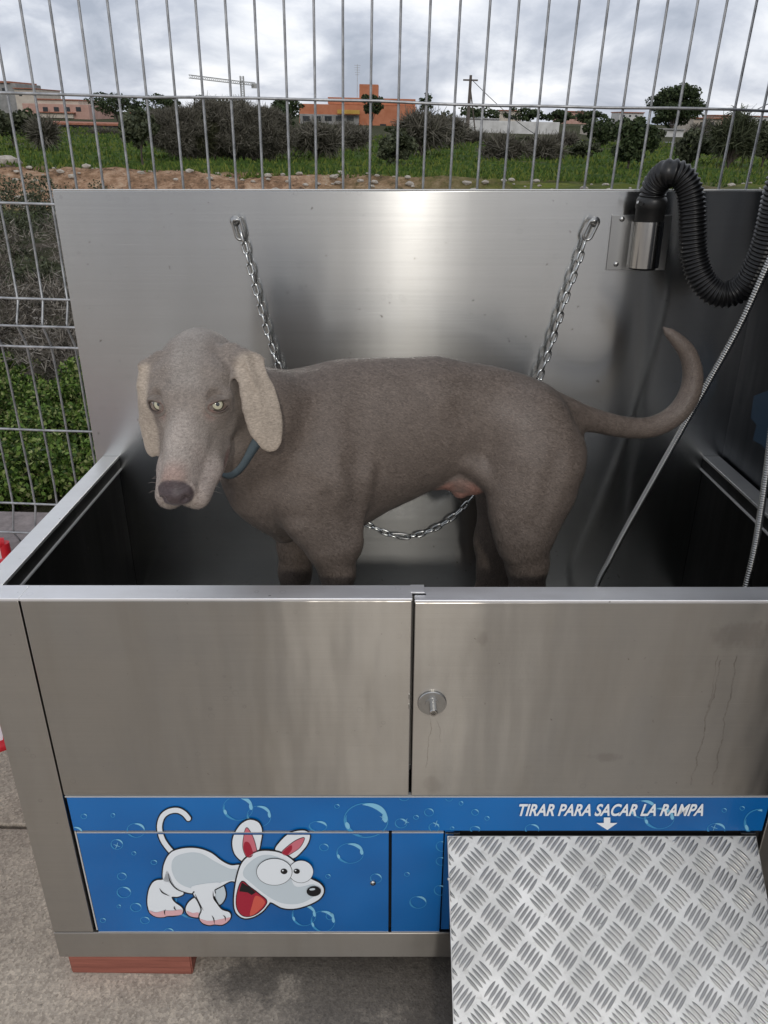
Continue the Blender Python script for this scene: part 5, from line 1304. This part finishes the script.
# loose grass on the field
mb = MB(); rg = random.Random(9)
for _ in range(26000):
    y = 16.8+rg.random()**1.6*40; x = rg.uniform(-.62, .62)*y; z = gz(x, y); h = rg.uniform(.03, .09)*(1+y*.02); w = .012+y*.0010; a = rg.uniform(0, 3.14)
    mb.add([(x-w*math.cos(a), y-w*math.sin(a), z), (x+w*math.cos(a), y+w*math.sin(a), z), (x+rg.uniform(-.06, .06), y, z+h)], [(0, 1, 2)])
mb.build('meadow_grass', leafmat('meadow_grass', [(.035, .065, .012), (.065, .115, .02), (.16, .18, .035)], .9), None, base=(0, 0, 0), unit=False, kind='stuff', label='green grass covering the field beyond the fence', cat='grass')

# ================================================================== far buildings
def ren(name, c1, c2, s=1.5):
    m, nt, b = newmat(name); c = ramp(nt, noise(nt, texco(nt), s, 5, .6), [(.35, c1), (.65, c2)]); nt.links.new(c, b.inputs['Base Color']); b.inputs['Roughness'].default_value = .9; return m
m_or = ren('orange_render', (.42, .15, .075), (.50, .20, .11)); m_wh = ren('whitewashed_wall', (.50, .49, .47), (.66, .65, .63)); m_pk = ren('pink_stucco', (.42, .25, .20), (.52, .33, .27))
m_cr = ren('cream_render', (.48, .42, .35), (.58, .52, .44)); m_tile = ren('clay_roof_tiles', (.26, .10, .06), (.40, .17, .11), 4); m_gr = ren('grey_concrete', (.22, .22, .21), (.32, .31, .30)); m_win = plain('dark_window_glass', (.03, .035, .04), .15)
m_yel = ren('yellow_awning', (.42, .25, .05), (.52, .33, .08))
def bld(name, dist, boxes, label, cat='building', group=None):
    """boxes: (part, u0, v_top, u1, v_bottom, depth offset, depth, material)"""
    xs_ = [wx(bx[1], dist, 118) for bx in boxes]; root = thing(name, (min(xs_), dist, gz(min(xs_), dist)), label, cat, group, unit=False)
    parts = {}
    for (pt, u0, v0, u1, v1, off, dep, mat) in boxes:
        par = root
        if ':' in pt: pn, pt = pt.split(':'); par = parts.get(pn, root)
        um = (u0+u1)/2; mb = MB(); z1 = wz(v0, dist, um); z0_ = gz(0, dist)-.1 if v1 is None else wz(v1, dist, um)
        mb.box((wx(u0, dist, (v0+(v1 or v0))/2), dist+off, z0_), (wx(u1, dist, (v0+(v1 or v0))/2), dist+off+dep, z1), bev=.02); o = mb.build(pt, mat, par)
        parts.setdefault(pt, o)
    return root
bld('orange_building', 95, [('wall', 299, 105, 416, None, 0, 9, m_or), ('tower', 359, 84, 378, 105.05, .8, 3, m_or), ('upper_storey', 327.5, 98, 415.6, 105.03, .5, 7, m_or),
    ('lower_wall', 300, 114.5, 359, None, -.35, .34, m_gr)]+[('window', 303+k*11, 116, 310+k*11, 121, -.40, .045, m_win) for k in range(5)]+
    [('awning', 338, 110, 360, 114, -1.2, .8, m_yel), ('terrace_wall', 356, 130, 398, None, -3, .4, m_yel), ('door', 380, 124, 386, 128.5, -.05, .045, m_win)], 'orange flat-roofed building with a square tower')
bld('pink_house', 92, [('wall', 22, 104, 88, None, 0, 8, m_pk), ('upper_storey', 34, 100, 76, 104.04, .6, 6, m_cr), ('wall_band', 40, 113, 74, 118, -.3, .29, m_cr)]+
    [('window', 43+k*11, 107, 48+k*11, 111.5, -.05, .045, m_win) for k in range(4)]+[('roof', 33, 98.8, 77, 99.95, .4, 6.4, m_tile), ('roof_edge', 40, 112, 76, 113, -.6, .59, m_tile)], 'pink house with a tiled roof edge at the far left')
bld('white_house', 104, [('wall', 14, 89, 34, None, 0, 8, m_cr), ('roof', 13.5, 88, 34.5, 88.95, -.3, 8.6, m_tile), ('window', 19, 93, 22, 96, -.05, .045, m_win)], 'cream house behind the pink house at the far left')
bld('grey_house', 112, [('wall', -6, 83, 15, None, 0, 8, m_gr), ('roof', -7, 81, 10, 82.95, -.3, 8.6, m_tile), ('window', 2, 88, 5, 91, -.05, .045, m_win)], 'tall grey house at the left edge of the skyline')
bld('low_barn', 58, [('wall', 24, 125, 126, None, .4, 5, m_wh), ('roof', 22, 122.5, 128, 124.9, -.4, 6, m_tile), ('door', 44, 126.5, 74, 135, .36, .035, m_win), ('door', 26, 127, 36, 135, .36, .035, m_win), ('window', 92, 127, 98, 131, .36, .035, m_win)], 'long low whitewashed barn with a tiled roof on the left')
bld('gabled_house', 84, [('wall', 126, 115, 138, None, 0, 5, m_cr), ('roof', 125, 112.5, 139, 114.95, -.3, 5.6, m_tile), ('window', 130, 117, 133, 120, -.05, .045, m_win)], 'small cream house between the dark trees on the left')
bld('long_white_wall', 74, [('wall', 450, 121, 560, None, 0, .4, m_wh), ('shed', 450, 119, 500, None, .42, 4, m_wh), ('shed_roof', 449, 117.8, 501, 118.9, .2, 4.4, m_gr), ('canopy', 560, 137, 615, 139, -6, 5, m_gr), ('canopy_post', 562, 139.1, 563, None, -5.9, .15, m_gr), ('canopy_post', 610, 139.1, 611, None, -5.9, .15, m_gr), ('end_wall', 592, 126, 604, None, .42, 4, m_cr)], 'long low white wall with a grey canopy at its right end', 'wall')
bld('white_shed', 76, [('wall', 652, 130, 684, None, 0, 4, m_wh), ('roof', 651, 128.6, 685, 129.9, -.2, 4.4, m_gr)], 'low white shed under the umbrella pine')
bld('cream_house', 90, [('wall', 694, 119, 722, None, 0, 6, m_cr), ('roof', 693, 117.6, 723, 118.9, -.3, 6.6, m_tile), ('window', 700, 122, 703, 125.5, -.05, .045, m_win), ('window', 711, 122, 714, 125.5, -.05, .045, m_win)], 'cream house with red-brown roof right of the umbrella pine')
bld('stone_shed', 40, [('wall', 448, 149, 469, None, 0, 2, m_gr), ('roof', 447, 147, 471, 148.9, -.1, 2.3, m_wh)], 'tiny grey stone shed in the field right of centre', 'shed')
tl = ['tiny white house on the horizon left of the umbrella pine', 'tiny pink house on the horizon above the long white wall', 'tiny cream house on the horizon beside the utility pole', 'tiny tan house on the horizon left of the palm', 'tiny white house on the horizon at the far right']
for i, (u, w, v, m) in enumerate(((620, 24, 113, m_wh), (560, 30, 112, m_pk), (500, 22, 111, m_cr), (715, 26, 116, m_pk), (755, 24, 117, m_wh))):
    bld('distant_house', 260, [('wall', u, v, u+w, None, 0, 10, m), ('roof', u-.5, v-1, u+w+.5, v-.05, -.5, 11, m_tile)]+[('window', u+3+k*6, v+2, u+5+k*6, v+4, -.1, .09, m_win) for k in range(3)], tl[i], 'house', 'houses on the horizon')
# tower crane
cd = 320; cm = plain('crane_steel', (.42, .42, .40), .6); x = wx(243, cd, 100); base = (x, cd, gz(x, cd))
cr = thing('tower_crane', base, 'thin tower crane on the skyline behind the fence', 'crane', unit=False)
def lattice(a, b_, w, nseg, r=.13):
    a, b_ = Vector(a), Vector(b_); ax = (b_-a).normalized(); s1 = ax.cross(Vector((0, 1, .01))).normalized()*w; s2 = ax.cross(s1).normalized()*w; mb = MB()
    cs = [s1+s2, s1-s2, -s1-s2, -s1+s2]
    for c in cs: mb.tube([a+c, b_+c], r, 5)
    for i in range(nseg):
        for k in range(4): mb.tube([a.lerp(b_, i/nseg)+cs[k], a.lerp(b_, (i+1)/nseg)+cs[(k+1) % 4]], r*.6, 4)
    return mb
top = WD(243, 76, cd); top.x = x+.2
hub = WD(243, 83, cd)
lattice(base, (x, cd, top.z), .6, 22).build('mast', cm, cr)
jl, jr = WD(190, 76.5, cd-30), WD(254, 84, cd+6)
lattice(hub, jl, .45, 26).build('jib', cm, cr); lattice(hub, jr, .45, 6).build('counter_jib', cm, cr)
mb = MB(); mb.box(Vector(jr)-Vector((.9, .7, 1.4)), Vector(jr)+Vector((.9, .7, .2))); mb.build('counterweight', cm, cr)
# utility pole with stays and lines
pd = 60; x = wx(468, pd, 120); zt = wz(75, pd, 468); zb_ = gz(x, pd)
po = thing('utility_pole', (x, pd, zb_), 'wooden utility pole with a slanting brace right of the orange building', 'utility pole', unit=False)
pm = plain('weathered_pole', (.12, .10, .085), .9)
mb = MB(); mb.tube([(x, pd, zb_-.1), (x, pd, zt)], [.13, .09], 8); mb.build('pole', pm, po)
mb = MB(); mb.tube([(wx(476, pd, 140), pd+.3, zb_), (x+.02, pd+.1, zt-.7)], .05, 6); mb.build('brace', pm, po)
mb = MB(); mb.box((x-.5, pd-.06, zt-.35), (x+.5, pd+.06, zt-.25)); mb.build('crossarm', pm, po)
mb = MB(); a = Vector((x, pd, zt-.2)); e = WD(800, 88, 40); n = 24
mb.tube([a.lerp(e, k/n)+Vector((0, 0, -4.2*math.sin(math.pi*k/n)*.9)) for k in range(n+1)], .022, 5); mb.build('cable', plain('cable', (.05, .05, .05), .6), po)
# roof aerial on the orange building
x = wx(357, 96, 90); zr = wz(98, 96, 357); an = thing('roof_aerial', (x, 96.5, zr), 'thin television aerial on the roof beside the orange tower', 'aerial', unit=False); mb = MB(); zt = wz(64, 96, 357)
mb.tube([(x, 96.5, zr), (x, 96.5, zt)], .025, 5)
for k in range(5): mb.tube([(x-.35+.03*k, 96.5, zt-.1-k*.22), (x+.35-.03*k, 96.5, zt-.1-k*.22)], .015, 4)
mb.build('mast', cm, an)

# ================================================================== sky, sun, camera
SUN_EL, SUN_AZ = R(27), math.atan2(-.06, -1)      # sun stands behind the camera, slightly right
w = bpy.data.worlds.new('World'); sc.world = w; w.use_nodes = True; nt = w.node_tree; nt.nodes.clear()
out = N(nt, 'ShaderNodeOutputWorld'); bg = N(nt, 'ShaderNodeBackground'); sky = N(nt, 'ShaderNodeTexSky'); sky.sky_type = 'NISHITA'; sky.sun_disc = False
sky.sun_elevation = SUN_EL
sd = Vector((.06, -1, 0)).normalized()*math.cos(SUN_EL)+Vector((0, 0, math.sin(SUN_EL)))
sky.sun_rotation = math.atan2(sd.x, sd.y)
tc = N(nt, 'ShaderNodeTexCoord'); sep = N(nt, 'ShaderNodeSeparateXYZ'); nt.links.new(tc.outputs['Generated'], sep.inputs[0])
dz = mth(nt, 'MAXIMUM', mth(nt, 'ADD', sep.outputs[2], .42), .1)
cx = N(nt, 'ShaderNodeCombineXYZ'); nt.links.new(mth(nt, 'DIVIDE', sep.outputs[0], dz), cx.inputs[0]); nt.links.new(mth(nt, 'DIVIDE', sep.outputs[1], dz), cx.inputs[1])
n1 = noise(nt, cx.outputs[0], 2.6, 7, .56, .35); n2 = noise(nt, cx.outputs[0], .9, 4, .5)
cl = mth(nt, 'ADD', mth(nt, 'MULTIPLY', n1, .65), mth(nt, 'MULTIPLY', n2, .35))
CLK = 15     # cloud radiance in the sky texture's units (world strength below is 0.06)
cc = ramp(nt, cl, [(.39, (.42, .465, .56)), (.46, (.60, .64, .735)), (.52, (.85, .88, .95)), (.59, (1.12, 1.12, 1.13))])
sc_ = N(nt, 'ShaderNodeVectorMath', operation='SCALE'); nt.links.new(cc, sc_.inputs[0]); sc_.inputs[3].default_value = CLK
mx = mixc(nt, .93, sky.outputs[0], sc_.outputs[0])
nt.links.new(mx, bg.inputs[0]); bg.inputs[1].default_value = .06; nt.links.new(bg.outputs[0], out.inputs[0])
sl = bpy.data.lights.new('Sun', 'SUN'); sl.energy = .6; sl.angle = R(3); sl.color = (1, .955, .89)
so = bpy.data.objects.new('Sun', sl); COL.objects.link(so); so.rotation_euler = sd.to_track_quat('Z', 'Y').to_euler(); so.location = (0, -2, 6)
cam = bpy.data.cameras.new('Camera'); co = bpy.data.objects.new('Camera', cam); COL.objects.link(co); co.matrix_world = MW
cam.sensor_fit = 'VERTICAL'; cam.sensor_height = 24; cam.lens = 24*FPX/1024; cam.clip_end = 5000; cam.clip_start = .05
sc.camera = co
sc.view_settings.view_transform = 'Standard'; sc.view_settings.look = 'None'; sc.view_settings.exposure = .2; sc.view_settings.gamma = 1
